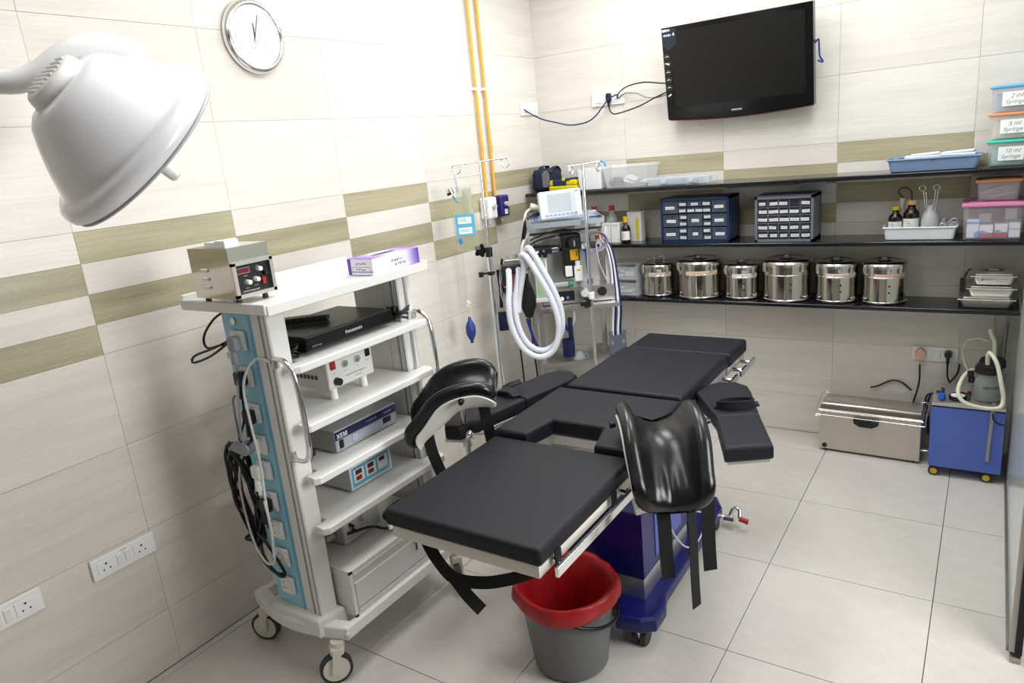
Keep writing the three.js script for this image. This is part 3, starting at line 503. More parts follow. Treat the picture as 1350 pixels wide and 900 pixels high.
// monitor unit with light blue front
{
  const t = thing('insufflator_unit', 'white insufflator with light blue front and red number displays', 'device', [.45, SH.s4 + .001, 2.41]);
  mesh('case', rb(.24, .095, .22, .003, 0, .054, 0), std(0xcfcfca, .42), t);
  many('foot', [...[[-.09, -.08], [-.09, .08], [.09, -.08], [.09, .08]].map(([a, b]) => cy(.01, .01, .01, a, .004, b))], M.rubber, t);
  sticker('front_panel', .218, .092, (g, w, h) => { fillBg(g, w, h, '#d8dcda'); g.fillStyle = '#5fa9c4'; g.fillRect(w * .04, h * .08, w * .92, h * .84); g.fillStyle = '#dfe6e8'; for (const x of [.09, .38, .67]) g.fillRect(w * x, h * .2, w * .24, h * .56); g.fillStyle = '#4d0d12'; for (const x of [.13, .42]) { g.fillRect(w * x, h * .24, w * .15, h * .2); } g.fillStyle = '#8a2a2a'; for (const x of [.13, .42]) g.fillRect(w * x, h * .5, w * .14, h * .2); g.fillStyle = '#4d0d12'; g.fillRect(w * .71, h * .24, w * .14, h * .18); scrib(g, w * .2, h * .14, 90, 10, '#123'); scrib(g, w * .5, h * .14, 60, 10, '#123'); scrib(g, w * .79, h * .14, 70, 10, '#123'); }, t, [.1206, .054, 0], [0, Math.PI / 2, 0], 512);
  many('button', [...[-.055, -.07, -.085].map(z => cy(.004, .004, .008, 0, 0, 0).rotateZ(Math.PI / 2).translate(.124, .03, z))], M.steel, t);
}
// suction/irrigation pump on the drawer cabinet
{
  const t = thing('irrigation_pump', 'white irrigation pump with round dial and red knob on drawer cabinet', 'pump', [.452, SH.cab, 2.5]);
  mesh('case', rb(.19, .13, .19, .004, 0, .067, -.02), std(0xd3d3cf, .42), t);
  sticker('front_panel', .186, .126, (g, w, h) => { fillBg(g, w, h, '#d6d6d3'); g.strokeStyle = '#555'; g.lineWidth = 3; g.beginPath(); g.arc(w * .56, h * .42, 30, 0, 7); g.stroke(); g.lineWidth = 2; g.beginPath(); g.arc(w * .56, h * .42, 38, 2.2, 7.2); g.stroke(); scrib(g, w * .56, h * .72, 50, 7, '#555'); }, t, [.0956, .067, -.02], [0, Math.PI / 2, 0], 256);
  mesh('dial', mg(cy(.019, .017, .016, 0, 0, 0).rotateZ(-Math.PI / 2).translate(.103, .078, -.032)), M.lightGrey, t);
  lab(mesh('knob', cy(.008, .008, .012, 0, 0, 0).rotateZ(-Math.PI / 2).translate(.101, .1, .005), M.red, t), 'red knob');
  lab(mesh('rocker_switch', rb(.01, .022, .02, .002, .098, .108, -.075), std(0x0f5a34, .4), t), 'green switch');
  many('connector', [cy(.007, .007, .02, 0, 0, 0).rotateZ(Math.PI / 2).translate(.105, .07, .04), cy(.007, .007, .02, 0, 0, 0).rotateZ(Math.PI / 2).translate(.105, .045, .03)], M.black, t);
  mesh('pump_head', mg(cy(.032, .032, .03, 0, 0, 0).rotateX(Math.PI / 2).translate(.02, .075, .095), rb(.07, .02, .04, .006, .02, .035, .1), rb(.018, .05, .02, .005, -.04, .06, .115), rb(.05, .012, .03, .004, .02, .118, .1)), std(0xbfc2c2, .35), t);
  const cc = []; for (let i = 0; i < 4; i++) { const p = []; for (let j = 0; j < 10; j++) { const a = j / 10 * 6.283; p.push([.6 + Math.cos(a) * .035, SH.cab + .012 + i * .013 + .01 * Math.sin(a + i), 2.34 + Math.sin(a) * (.05 + .005 * i)]); } cc.push(tube(p, .0055, 50, true, 6)); }
  one('power_cable', mg(cc, tube([[.552, SH.cab + .045, 2.56], [.585, SH.cab + .035, 2.47], [.62, SH.cab + .014, 2.43], [.635, SH.cab + .01, 2.38], [.62, SH.cab + .02, 2.33]], .0055)), M.black, 'black power cord coiled in front of the irrigation pump', 'cable');
}

// ---------------------------------------------------------------- things on the walls
{
  const t = thing('wall_clock', 'round white wall clock with chrome rim', 'clock', [.001, 2.298, 2.155], Math.PI / 2);
  mesh('rim', lathe([[.128, 0], [.138, .004], [.14, .016], [.134, .03], [.122, .036], [.114, .03], [.112, .014]], 64).rotateX(Math.PI / 2), M.chrome, t);
  const f = mesh('face', cy(.115, .115, .012, 0, 0, 0, 64).rotateX(Math.PI / 2).translate(0, 0, .01), M.whitePlastic, t);
  const cm = print(.22, .22, (g, w, h) => { fillBg(g, w, h, '#f6f8f8'); for (let i = 1; i <= 12; i++) { const a = i / 12 * 6.2832; txt(g, String(i), w / 2 + Math.sin(a) * w * .4, h / 2 - Math.cos(a) * h * .4, 40, '#565d62', 'serif'); } g.strokeStyle = '#e0a070'; g.lineWidth = 5; g.strokeRect(w * .47, h * .58, 12, 24); g.strokeStyle = '#d86a70'; g.strokeRect(w * .51, h * .57, 12, 26); scrib(g, w * .5, h * .69, 70, 22, '#777'); }, 512);
  const face = mesh('dial', new THREE.CircleGeometry(.112, 64).translate(0, 0, .0165), std(0xffffff, .5, 0, { map: cm }), f);
  mesh('hour_hand', bar([0, -.008, .019], [.001, .05, .019], .004, .0012, [0, 0, 1]), M.black, t);
  mesh('minute_hand', bar([-.006, -.018, .021], [.028, .082, .021], .003, .0012, [0, 0, 1]), M.black, t);
  mesh('glass', new THREE.CircleGeometry(.114, 64).translate(0, 0, .028), M.glass, t);
}
function switchPlate(name, w, h, mods, label, p, turn) {
  const t = thing(name, label, 'socket', p, turn);
  mesh('plate', mg(rb(w, h, .012, .004, 0, 0, .006)), M.whitePlastic, t);
  for (const [x, ww, kind] of mods) {
    const m = mesh(kind ? 'socket_module' : 'switch', rb(ww, h * .56, .004, .0015, x, 0, .0128), M.whitePlastic, t);
    if (kind) many('pin_hole', [cy(.0038, .0038, .001, 0, 0, 0, 12).rotateX(Math.PI / 2).translate(x, h * .14, .0149), cy(.003, .003, .001, 0, 0, 0, 12).rotateX(Math.PI / 2).translate(x - .011, -h * .12, .0149), cy(.003, .003, .001, 0, 0, 0, 12).rotateX(Math.PI / 2).translate(x + .011, -h * .12, .0149)], M.black, m);
    else mesh('rocker', rb(ww * .9, h * .5, .004, .001, x, 0, .0142).rotateX(.02), M.white, m);
  }
  return t;
}
{
  const a = switchPlate('wall_socket', .226, .078, [[-.065, .06, 1], [-.017, .022, 0], [.011, .022, 0], [.062, .06, 1]], 'white double wall socket with two switches, beside the trolley', [.001, .516, 3.107], Math.PI / 2);
  mesh('tape', bx(.02, .008, .0006, .0, .029, .0125), M.cream, a);
  switchPlate('wall_socket', .226, .08, [[.062, .06, 1], [.011, .022, 0], [-.017, .022, 0], [-.065, .06, 1]], 'white double wall socket farther from the trolley, along the tile joint', [.001, .522, 3.49], Math.PI / 2);
  switchPlate('wall_socket', .2, .078, [[-.05, .07, 0], [.03, .022, 0], [.06, .022, 0]], 'white network wall plate by the room corner, above the blue bag', [.001, 2.008, .125], Math.PI / 2);
  switchPlate('wall_socket', .22, .08, [[-.06, .05, 0], [-.01, .02, 0], [.02, .02, 0], [.07, .05, 1]], 'white wall socket plate beside the television', [.503, 2.015, .001], 0);
  const s = switchPlate('wall_socket', .208, .078, [[-.06, .056, 1], [-.012, .022, 0], [.014, .022, 0], [.06, .056, 1]], 'white wall socket plate above the steel sterilizer', [2.297, .534, .001], 0);
}
// gas pipes and terminal boxes
for (const [z, y0, l] of [[.7, 1.5, 'yellow gas pipe ending at the white outlet box'], [.612, 1.5, 'yellow gas pipe ending at the purple outlet box']]) {
  const t = thing('gas_pipe', l, 'pipe', [.022, y0, z]);
  mesh('pipe', cy(.0085, .0085, CEIL - y0 - .01, 0, (CEIL - y0) / 2, 0, 16), std(0xe6ae38, .4), t);
  for (const y of [2.12, 2.75]) many('clip', [bx(.03, .014, .03, -.006, y - y0, 0)], M.whitePlastic, t);
  sticker('flow_label', .01, .06, (g, w, h) => { fillBg(g, w, h, '#e6ae38'); g.save(); g.translate(w / 2, h / 2); g.rotate(-Math.PI / 2); txt(g, '·~~~·', 0, 0, 26, '#333'); g.restore(); }, t, [.0087, .3, .0], [0, Math.PI / 2, 0], 32);
}
for (const [z, mat, l] of [[.715, M.whitePlastic, 'white medical gas outlet box on the tiled wall'], [.585, std(0x2a1f6b, .4), 'purple medical gas outlet box on the tiled wall']]) {
  const t = thing('gas_outlet', l, 'gas outlet', [.002, 1.455, z], Math.PI / 2);
  mesh('box', rb(.085, .125, .07, .012, 0, 0, .036, 3), mat, t);
  many('port', [cy(.014, .014, .02, 0, 0, 0).rotateX(Math.PI / 2).translate(.0, .01, .08)], M.lightGrey, t);
  mesh('label_plate', rb(.032, .03, .002, .001, .0, -.035, .072), M.white, t);
  mesh('nozzle', cy(.008, .008, .03, 0, -.075, .035), M.whitePlastic, t);
}
// television
{
  const t = thing('television', 'black flat television hung on the back wall', 'television', [1.31, 2.09, .115], 0);
  t.rotation.set(.13, 0, 0);
  const out = []; for (let i = 0; i <= 20; i++) { const k = i / 20; out.push([-.385 + .77 * k, -.235 - .018 * Math.sin(Math.PI * k)]); } out.push([.385, .24], [-.385, .24]);
  mesh('cabinet', new THREE.ExtrudeGeometry(poly(out), { depth: .045, bevelEnabled: true, bevelSize: .006, bevelThickness: .006, bevelSegments: 3 }).translate(0, 0, -.03), M.blackGloss, t);
  lab(mesh('screen', bx(.69, .395, .002, .008, .022, .0225), M.screenOff, t), 'dark switched-off screen');
  const fx = .008, fy = .022; mesh('bezel', mg(bx(.77, .022, .004, 0, .2325, .0225), bx(.032, .395, .004, -.369, fy, .0225), bx(.024, .395, .004, .371, fy, .0225), bx(.76, .06, .004, 0, -.2055, .0225)), M.blackGloss, t);
  const low = []; for (let i = 0; i <= 20; i++) { const k = i / 20; low.push([-.385 + .77 * k, -.241 - .0185 * Math.sin(Math.PI * k), .0]); }
  lab(mesh('lower_trim', tube(low, .0065, 40), std(0x8c2c3e, .2), t), 'dark red glossy lower trim');
  mesh('back_cover', mg(rb(.55, .36, .05, .02, 0, 0, -.05), bx(.2, .2, .03, 0, 0, -.085)), M.black, t);
  sticker('logo', .068, .012, (g, w, h) => { fillBg(g, w, h, '#070708'); txt(g, 'SAMSUNG', w / 2, h * .54, 44, '#d7d9dc', 'sans-serif', 'bold'); }, t, [.0, -.2205, .0252], [0, 0, 0], 256, .15);
  const tag1 = mesh('corner_sticker', new THREE.ExtrudeGeometry(poly([[0, 0], [.078, 0], [.082, -.075], [.032, -.11], [.004, -.085]]), { depth: .0008, bevelEnabled: false }).translate(-.385, .236, .0248), std(0x1f2633, .25), t);
  sticker('sticker_print', .074, .06, (g, w, h) => { fillBg(g, w, h, '#1f2633'); const q = g.createLinearGradient(0, 0, w, 60); q.addColorStop(0, '#e8ecf2'); q.addColorStop(1, '#3a4358'); g.fillStyle = q; g.fillRect(0, 0, w * .6, h * .2); txt(g, 'SERIES', w * .36, h * .52, 46, '#e8e8ee', 'sans-serif', 'bold'); txt(g, '4', w * .84, h * .48, 70, '#fff', 'sans-serif', 'bold'); }, tag1, [-.346, .206, .0262], [0, 0, 0], 256, .25);
  for (let i = 0; i < 6; i++) sticker('feature_sticker', .034, .026, (g, w, h) => { fillBg(g, w, h, '#0d0d10'); g.strokeStyle = '#8c8f96'; g.lineWidth = 2; if (i < 5) g.strokeRect(3, 3, w - 6, h - 6); g.fillStyle = '#d8dae0'; if (i === 1) { g.fillRect(14, 16, 50, 18); g.fillRect(58, 24, 44, 34); } else if (i === 5) { g.beginPath(); g.ellipse(w / 2, h / 2, 44, 16, -.5, 0, 7); g.fill(); } else { g.fillRect(20, h * .45, w - 40, 9); g.fillRect(w / 2 - 14, h * .25, 28, 9); } }, t, [-.366, .096 - i * .0405, .0252], [0, 0, 0], 128, .25);
  const b = one('loose_cable', tube([[1.69, 2.13, .09], [1.712, 2.16, .085], [1.716, 2.12, .08], [1.72, 2.08, .08], [1.735, 2.05, .075], [1.71, 2.06, .08]], .0045), std(0x1b2d7a, .5), 'short blue cable end poking out behind the television', 'cable');
  const pl = thing('mains_plug', 'black plug in the wall socket beside the television', 'plug', [.52, 2.02, .016]);
  mesh('body', mg(rb(.035, .05, .03, .012, 0, 0, .016), cy(.006, .012, .04, 0, -.035, .02)), M.black, pl);
  one('power_cable', tube([[.52, 1.965, .04], [.54, 1.93, .045], [.58, 1.92, .05], [.72, 1.945, .06], [.84, 1.985, .07], [.96, 2.02, .075]], .004), M.black, 'black power cord sagging from plug to television', 'cable');
  one('power_cable', tube([[.57, 2.005, .012], [.58, 2.03, .03], [.65, 2.065, .05], [.76, 2.075, .06], [.88, 2.055, .07], [.97, 2.045, .075]], .004), M.black, 'black upper cord arching from wall plate to television', 'cable');
  one('power_cable', tube([[.575, 2.01, .014], [.63, 2.03, .03], [.71, 2.02, .05], [.78, 1.99, .06], [.86, 1.985, .065], [.96, 2.005, .07]], .004), M.grey, 'grey thin cord between wall plate and television', 'cable');
  one('network_cable', tube([[.014, 2.008, .2], [.03, 1.985, .17], [.08, 1.94, .1], [.16, 1.91, .06], [.25, 1.885, .04], [.36, 1.89, .04], [.43, 1.92, .045], [.48, 1.965, .05], [.53, 2.01, .053], [.58, 2.03, .045]], .0042), std(0x1a2a6e, .5), 'blue network cable drooping along the back wall', 'cable');
}
// paper note under the top shelf
{ const t = one('paper_note', sheet(.14, .07, .001), std(0xffffff, .8, 0, { map: print(.14, .07, (g, w, h) => { fillBg(g, w, h, '#cfc9d2'); g.strokeStyle = '#8d8796'; g.lineWidth = 3; for (let i = 0; i < 4; i++) { g.beginPath(); g.moveTo(18, 30 + i * 24); g.lineTo(110 + 9 * (i % 2), 30 + i * 24); g.moveTo(140, 30 + i * 24); g.lineTo(230 - 16 * (i % 3), 30 + i * 24); g.stroke(); } }) }), 'small printed paper note stuck on the wall above the grey drawer cabinet', 'note'); t.position.set(1.68, 1.42, .0015); }

// ---------------------------------------------------------------- top shelf
const ST = 1.4925, SM = 1.1665, SB = .8405;
{
  const t = thing('carry_bag', 'navy blue zipped carry bag in the room corner on the top shelf', 'bag', [.11, ST, .14], .1);
  const loops = []; for (let i = 0; i <= 14; i++) { const s = i / 14, x = -.085 + .17 * s, k = Math.min(1, Math.sqrt(Math.max(.04, 1 - Math.abs(2 * s - 1) ** 6))), l = []; for (let j = 0; j < 24; j++) { const a = j / 24 * 6.283, c = Math.cos(a), n = Math.sin(a), e = .45; l.push(V(x + .003 * Math.sin(j * 2.1 + i), .072 + Math.sign(n) * Math.abs(n) ** e * .071 * k + .003 * Math.sin(i * 1.7 + j), Math.sign(c) * Math.abs(c) ** e * .085 * k)); } loops.push(l); }
  mesh('body', loft(loops), M.navyFabric, t);
  mesh('handle', mg(ribbon([[-.02, .13, .07], [-.015, .155, .03], [-.01, .155, -.03], [-.02, .13, -.06]], .03, .004, [1, 0, 0]), ribbon([[.06, .12, .085], [.065, .15, .03], [.06, .148, -.03], [.06, .12, -.07]], .025, .004, [1, 0, 0])), std(0x1a2344, .9), t);
  mesh('mesh_panel', mg(rb(.05, .09, .006, .003, .03, .075, .086), rb(.03, .012, .006, .003, .03, .125, .084)), std(0x6a6a6c, .7), t);
  const c = thing('meter_case', 'yellow and navy plastic carrying case beside the blue bag', 'case', [.275, ST, .185], -.02);
  mesh('lower_shell', rb(.2, .035, .12, .012, 0, .018, 0, 3), std(0xc9bb12, .4), c);
  mesh('upper_shell', rb(.19, .032, .11, .01, 0, .052, 0, 3), M.yellow, c);
  mesh('navy_cover', mg(rb(.1, .034, .116, .006, -.02, .054, 0), rb(.05, .018, .112, .006, .03, .068, 0), rb(.08, .012, .1, .005, .05, .073, -.01)), std(0x1c2a4c, .45), c);
  many('latch', [rb(.022, .02, .008, .003, .01, .072, .054), rb(.024, .012, .02, .003, -.075, .064, .045)], M.yellow, c);
}
function tub(name, w, h, d, mat, lidMat, label, p, turn, group, lidH = .012, taper = .9) {
  const t = thing(name, label, 'container', p, turn, group);
  const o = (s, y) => { const a = w / 2 * s, b = d / 2 * s, r = Math.min(.014, a / 2), l = []; for (const [sx, sz, a0] of [[1, 1, 0], [-1, 1, 1], [-1, -1, 2], [1, -1, 3]]) for (let k = 0; k <= 4; k++) { const f = (a0 + k / 4) * Math.PI / 2; l.push(V(sx * (a - r) + r * Math.cos(f), y, sz * (b - r) + r * Math.sin(f))); } return l.reverse(); };
  const e = .0018 * 2 / Math.min(w, d);
  const g = loft([o(.02, .001), o(taper - .02, .0), o(taper, .004), o(1, h), o(1 - e, h), o(taper - e, .006), o(.02, .004)], false);
  mesh('tub', g, mat, t);
  if (lidMat) mesh('lid', mg(rb(w + .012, lidH, d + .012, .004, 0, h + lidH * .3, 0), rb(w * .8, .004, d * .8, .002, 0, h + lidH * .85, 0)), lidMat, t);
  return t;
}
tub('plastic_tub', .165, .125, .17, std(0xe6e8ea, .4), null, 'white opaque open plastic tub on the top shelf', [.455, ST, .15], 0);
{ const t = thing('tub_handle', 'light blue plastic handle standing in the white tub', 'handle', [.475, ST + .02, .1]);
  mesh('grip', mg(tube([[-.03, .0, 0], [-.028, .1, 0], [-.025, .13, 0], [0, .14, 0], [.025, .13, 0], [.028, .1, 0], [.03, 0, 0]], .006), bx(.06, .006, .012, 0, .004, 0)), std(0x4fa8e6, .4), t); }
tub('plastic_tub', .29, .118, .18, M.frostBox, M.frostBox, 'translucent lidded plastic box of white packets on the top shelf', [.69, ST, .145], 0, undefined, .014);
for (const [x, y, z, w, h, r, m, l] of [[.6, .02, .15, .09, .05, .3, std(0x4a4f58, .6), 'dark grey packet inside the translucent lidded box'], [.695, .03, .16, .09, .06, -.2, M.whitePlastic, 'white crumpled packet inside the translucent lidded box'], [.79, .018, .15, .07, .035, .5, std(0xe9e6e2, .6), 'off-white flat packet at the end inside the translucent box']]) {
  const g = new THREE.IcosahedronGeometry(1, 2), p = g.attributes.position; for (let i = 0; i < p.count; i++) { const n = .8 + .35 * hash(Math.round(p.getX(i) * 50), Math.round(p.getY(i) * 50), Math.round(p.getZ(i) * 50)); p.setXYZ(i, p.getX(i) * w / 2 * n, p.getY(i) * h / 2 * n, p.getZ(i) * .045 * n); } g.computeVertexNormals();
  const o = one('packet', g, m, l, 'packet'); o.position.set(x, ST + .006 + h / 2 * 1.1, z); o.rotation.y = r;
}
{ const t = thing('organiser_case', 'flat clear plastic organiser case lying on the top shelf', 'case', [1.01, ST, .15], 0);
  mesh('shell', mg(rb(.36, .045, .17, .008, 0, .0235, 0)), std(0xe4ecf4, .2, 0, { transparent: true, opacity: .3 }), t);
  many('divider', [...[-.12, -.06, 0, .06, .12].map(x => bx(.002, .036, .15, x, .022, 0)), bx(.34, .036, .002, 0, .022, 0)], M.lightGrey, t);
  many('contents', [rb(.08, .026, .06, .005, -.02, .016, .04), rb(.04, .026, .06, .005, .085, .016, .04), rb(.05, .02, .06, .005, -.1, .014, .04)], std(0x7f97ad, .5), t);
  many('latch', [rb(.03, .022, .006, .002, -.08, .024, .088), rb(.03, .022, .006, .002, .08, .024, .088)], std(0xb8c8d6, .4), t); }
{ const t = tub('instrument_tray', .375, .058, .2, std(0x7b92b6, .4), null, 'grey-blue plastic tray of white packs on the top shelf', [2.248, ST, .135], 0, undefined, .01, .93);
  mesh('rolled_rim', tube([[-.19, .058, .102], [.19, .058, .102], [.19, .058, -.102], [-.19, .058, -.102]], .004, 80, true, 8, .02), std(0x7b92b6, .4), t);
  mesh('label_tab', bx(.003, .012, .002, .0, .048, .1025), M.darkGrey, t);
  for (const [x, y, z, w, d, r, l] of [[2.2, .062, .14, .15, .1, .06, 'white folded gauze pack at the middle of the blue tray'], [2.335, .064, .13, .17, .09, -.12, 'white folded gauze pack at the end of the blue tray']]) { const p = one('gauze_pack', mg(rb(w, .014, d, .006, 0, 0, 0, 3), rb(w * .8, .01, d * .9, .004, .01, .01, .003, 2).rotateZ(.05)), std(0xdfe6ea, .75), l, 'gauze'); p.position.set(x, ST + y, z); p.rotation.y = r; }
  const k = one('dark_instrument', mg(rb(.12, .05, .1, .01)), std(0x2a2c33, .5), 'dark case under the white packs in the blue tray', 'case'); k.position.set(2.15, ST + .034, .13); }
// syringe boxes
[['2 ml', 0x66b2e4, 'sky-blue lidded clear box marked 2 ml Syringe, uppermost of the stack'], ['5 ml', 0xe79c70, 'orange lidded clear box marked 5 ml Syringe, middle of the stack'], ['10 ml', 0x4cc8b0, 'turquoise lidded clear box marked 10 ml Syringe, lowest of the stack']].reverse().forEach(([s, c, l], i) => {
  const y = ST + i * .117, t = tub('syringe_box', .155, .104, .13, std([0xd5efe8, 0xf5ede4, 0xdde6f2][i], .2, 0, { transparent: true, opacity: .24 }), std(c, .4), l, [2.535, y, .135], 0, 'syringe boxes', .012);
  mesh('contents', rb(.12, .075, .09, .01, 0, .042, 0), std([0xcfd8d6, 0xe6e4e0, 0xb9c4d2][i], .5), t);
  sticker('paper_label', .095, .06, (g, w, h) => { fillBg(g, w, h, '#f1f2f0'); txt(g, s, w * .55, h * .3, 62, '#3a3f46', 'sans-serif', 'italic'); txt(g, 'Syringe', w * .5, h * .72, 58, '#3a3f46', 'sans-serif', 'italic'); }, t, [.012, .055, .0655], [-.06, 0, 0], 256);
});

// ---------------------------------------------------------------- middle shelf
function bottle(name, r, h, neck, cap, mat, capMat, label, p, paper, group) {
  const t = thing(name, label, 'bottle', p, 0, group);
  mesh('body', lathe([[0, .001], [r * .92, .001], [r, .006], [r, h * .68], [r * .9, h * .76], [neck, h * .88], [neck, h], [0, h]], 28), mat, t);
  mesh('cap', mg(cy(neck * 1.25, neck * 1.25, cap, 0, h + cap / 2 - .003, 0, 20)), capMat, t);
  if (paper) { const g = new THREE.CylinderGeometry(r + .0006, r + .0006, h * .42, 28, 1, true, -1.3, 2.6).translate(0, h * .36, 0); mesh('paper_label', g, paper, t); }
  return t;
}
const paperLab = std(0xffffff, .6, 0, { map: print(.06, .05, (g, w, h) => { fillBg(g, w, h, '#ecebe8'); g.fillStyle = '#777a80'; for (let i = 0; i < 5; i++) g.fillRect(w * .3, 40 + i * 30, w * (.16 + .05 * (i % 3)), 8); }) });
const amber = std(0x1f0d0a, .12);
{
  const redCap = std(0xb01a2c, .4), clearB = phys(0xeaf0ee, .12, { transmission: .7, ior: 1.3, thickness: 0 });
  for (const [x, z, l] of [[.33, .15, 'clear bottle with red cap, nearest the corner behind the monitor'], [.43, .14, 'clear bottle with red cap, middle one behind the monitor'], [.54, .12, 'clear tall bottle with red cap next to the white cartons']]) bottle('saline_bottle', .038, .19, .014, .03, clearB, redCap, l, [x, SM, z], null);
  const cm = (i) => std(0xffffff, .55, 0, { map: print(.055, .11, (g, w, h) => { fillBg(g, w, h, '#e9e9e8'); g.fillStyle = '#444'; g.fillRect(w * .15, h * .1, w * .7, 6); g.fillStyle = '#9a9a9c'; g.fillRect(w * .2, h * .18, w * .5, 5); g.fillRect(w * .8, h * .8, w * .12, h * .1); }, 128) });
  for (const [x, l] of [[.54, 'white medicine carton beside the clear bottle, farther from the dark bottle'], [.601, 'white medicine carton next to the dark yellow-capped bottle']]) { const t = one('medicine_carton', bx(.057, .118, .05), std(0xe6e6e4, .55), l, 'carton', 'white cartons'); t.position.set(x, SM + .06, .185); const f = mesh('printed_face', sheet(.056, .117), cm(), t); f.position.z = .0254; }
  bottle('medicine_bottle', .0275, .125, .011, .034, amber, std(0xd9b516, .4), 'dark brown bottle with yellow cap and white label', [.668, SM, .205], paperLab);
  const t = one('medicine_carton', bx(.09, .175, .05), std(0xd9d7d2, .55), 'tall cream and yellow carton behind the dark bottle', 'carton'); t.position.set(.70, SM + .088, .125);
  lab(mesh('printed_band', bx(.018, .13, .001, .018, -.015, .0253), M.yellow, t), 'yellow stripe');
}
const tagTex = [0, 1, 2].map(i => std(0xffffff, .6, 0, { map: print(.04, .012, (g, w, h) => { fillBg(g, w, h, '#eeeef0'); g.fillStyle = '#555a66'; for (let k = 0; k < 9; k++) g.fillRect(w * (.08 + k * .095), h * (.36 + .1 * ((k * 7 + i) % 3)), w * .06, h * .22); }, 128) }));
function drawerFace(parent, w, h, x, y, z, mat, tagW, tilt = 0) {
  const d = mesh('drawer', mg(bx(w - .003, h - .003, .003, 0, 0, 0), bx(w * .5, .004, .008, 0, h / 2 - .006, .004)), mat, parent); d.position.set(x, y, z);
  if (tagW) { const s = mesh('name_tag', sheet(tagW, Math.min(.016, h * .42)), tagTex[Math.floor(rnd() * 3)], d); s.position.set((rnd() - .5) * .006, -.002, .0019); s.rotation.z = tilt; }
  return d;
}
{
  const t = thing('drawer_cabinet', 'navy blue small-parts cabinet with mixed clear drawers', 'cabinet', [1.095, SM, .12], 0);
  const w = .395, h = .25, d = .2, m = std(0x162b4f, .4);
  mesh('body', mg(bx(w, .01, d, 0, .005, 0), bx(w, .014, d, 0, h - .007, 0), bx(.012, h, d, -w / 2 + .006, h / 2, 0), bx(.012, h, d, w / 2 - .006, h / 2, 0), bx(w, h, .004, 0, h / 2, -d / 2 + .002)), m, t);
  const dm = std(0x565f70, .2, 0, { transparent: true, opacity: .6 }), z = d / 2 - .008, X0 = -.187, cw = [.096, .05, .05, .05, .05, .085].map(v => v);
  const add = (x0, x1, y0, y1, tagW) => drawerFace(t, x1 - x0, y1 - y0, (x0 + x1) / 2, (y0 + y1) / 2, z, dm, tagW, (rnd() - .5) * .08);
  for (const [a, b] of [[.012, .083], [.088, .158], [.163, .234]]) { add(-.187, -.091, a, b, .055); add(.1, .187, a, b, .05); }
  for (const [a, b, n] of [[.2, .234, 0], [.165, .197, 1]]) { const e = n ? [-.089, -.044, .003, .05, .098] : [-.089, -.042, .048, .098]; for (let i = 0; i + 1 < e.length; i++) add(e[i], e[i + 1] - .002, a, b, Math.min(.04, (e[i + 1] - e[i]) * .8)); }
  for (const [a, b] of [[.012, .045], [.049, .085], [.089, .123], [.127, .161]]) { if (a > .1) continue; add(-.089, -.044, a, b, .035); add(.05, .098, a, b, .035); }
  add(-.089, -.044, .127, .161, .035); add(.05, .098, .127, .161, .035); add(-.042, .048, .012, .085, .03); add(-.042, .048, .089, .161, .042);
  many('divider', [...[-.089, .099].map(x => bx(.003, h - .02, .01, x, h / 2, z - .004))], m, t);
  many('contents', [rb(.06, .035, .03, .01, -.135, .034, z - .018), rb(.06, .04, .03, .012, -.135, .118, z - .018), rb(.05, .05, .03, .006, .002, .122, z - .018), rb(.075, .03, .03, .01, .143, .034, z - .018), rb(.05, .03, .04, .01, .14, .12, z - .03), rb(.05, .02, .04, .008, -.13, .18, z - .03)], std(0xc6cdd6, .6), t);
}
{
  const t = thing('drawer_cabinet', 'grey small-parts cabinet with twenty-five labelled drawers', 'cabinet', [1.582, SM, .125], 0);
  const w = .295, h = .238, d = .2, m = std(0x6b717b, .45);
  mesh('body', mg(bx(w, .012, d, 0, .006, 0), bx(w, .014, d, 0, h - .007, 0), bx(.012, h, d, -w / 2 + .006, h / 2, 0), bx(.012, h, d, w / 2 - .006, h / 2, 0), bx(w, h, .004, 0, h / 2, -d / 2 + .002)), m, t);
  const dm = std(0x3a3a44, .2, 0, { transparent: true, opacity: .75 }), cw = (w - .024) / 5, ch = (h - .028) / 5, z = d / 2 - .008;
  for (let i = 0; i < 5; i++) for (let j = 0; j < 5; j++) drawerFace(t, cw - .002, ch - .003, -w / 2 + .012 + (i + .5) * cw, .013 + (j + .5) * ch, z, dm, i === 3 && j === 4 ? 0 : .032 + .016 * rnd(), (rnd() - .5) * .12);
  many('grid', [...[1, 2, 3, 4].map(i => bx(.003, h - .02, .012, -w / 2 + .012 + i * cw, h / 2, z - .003)), ...[1, 2, 3, 4].map(j => bx(w - .02, .003, .012, 0, .0125 + j * ch, z - .003))], m, t);
  const bk = one('cabinet_top', bx(.29, .004, .19), std(0x5c626c, .5), 'thin grey board lying on the grey drawer cabinet', 'board'); bk.position.set(1.582, SM + h + .003, .12);
}
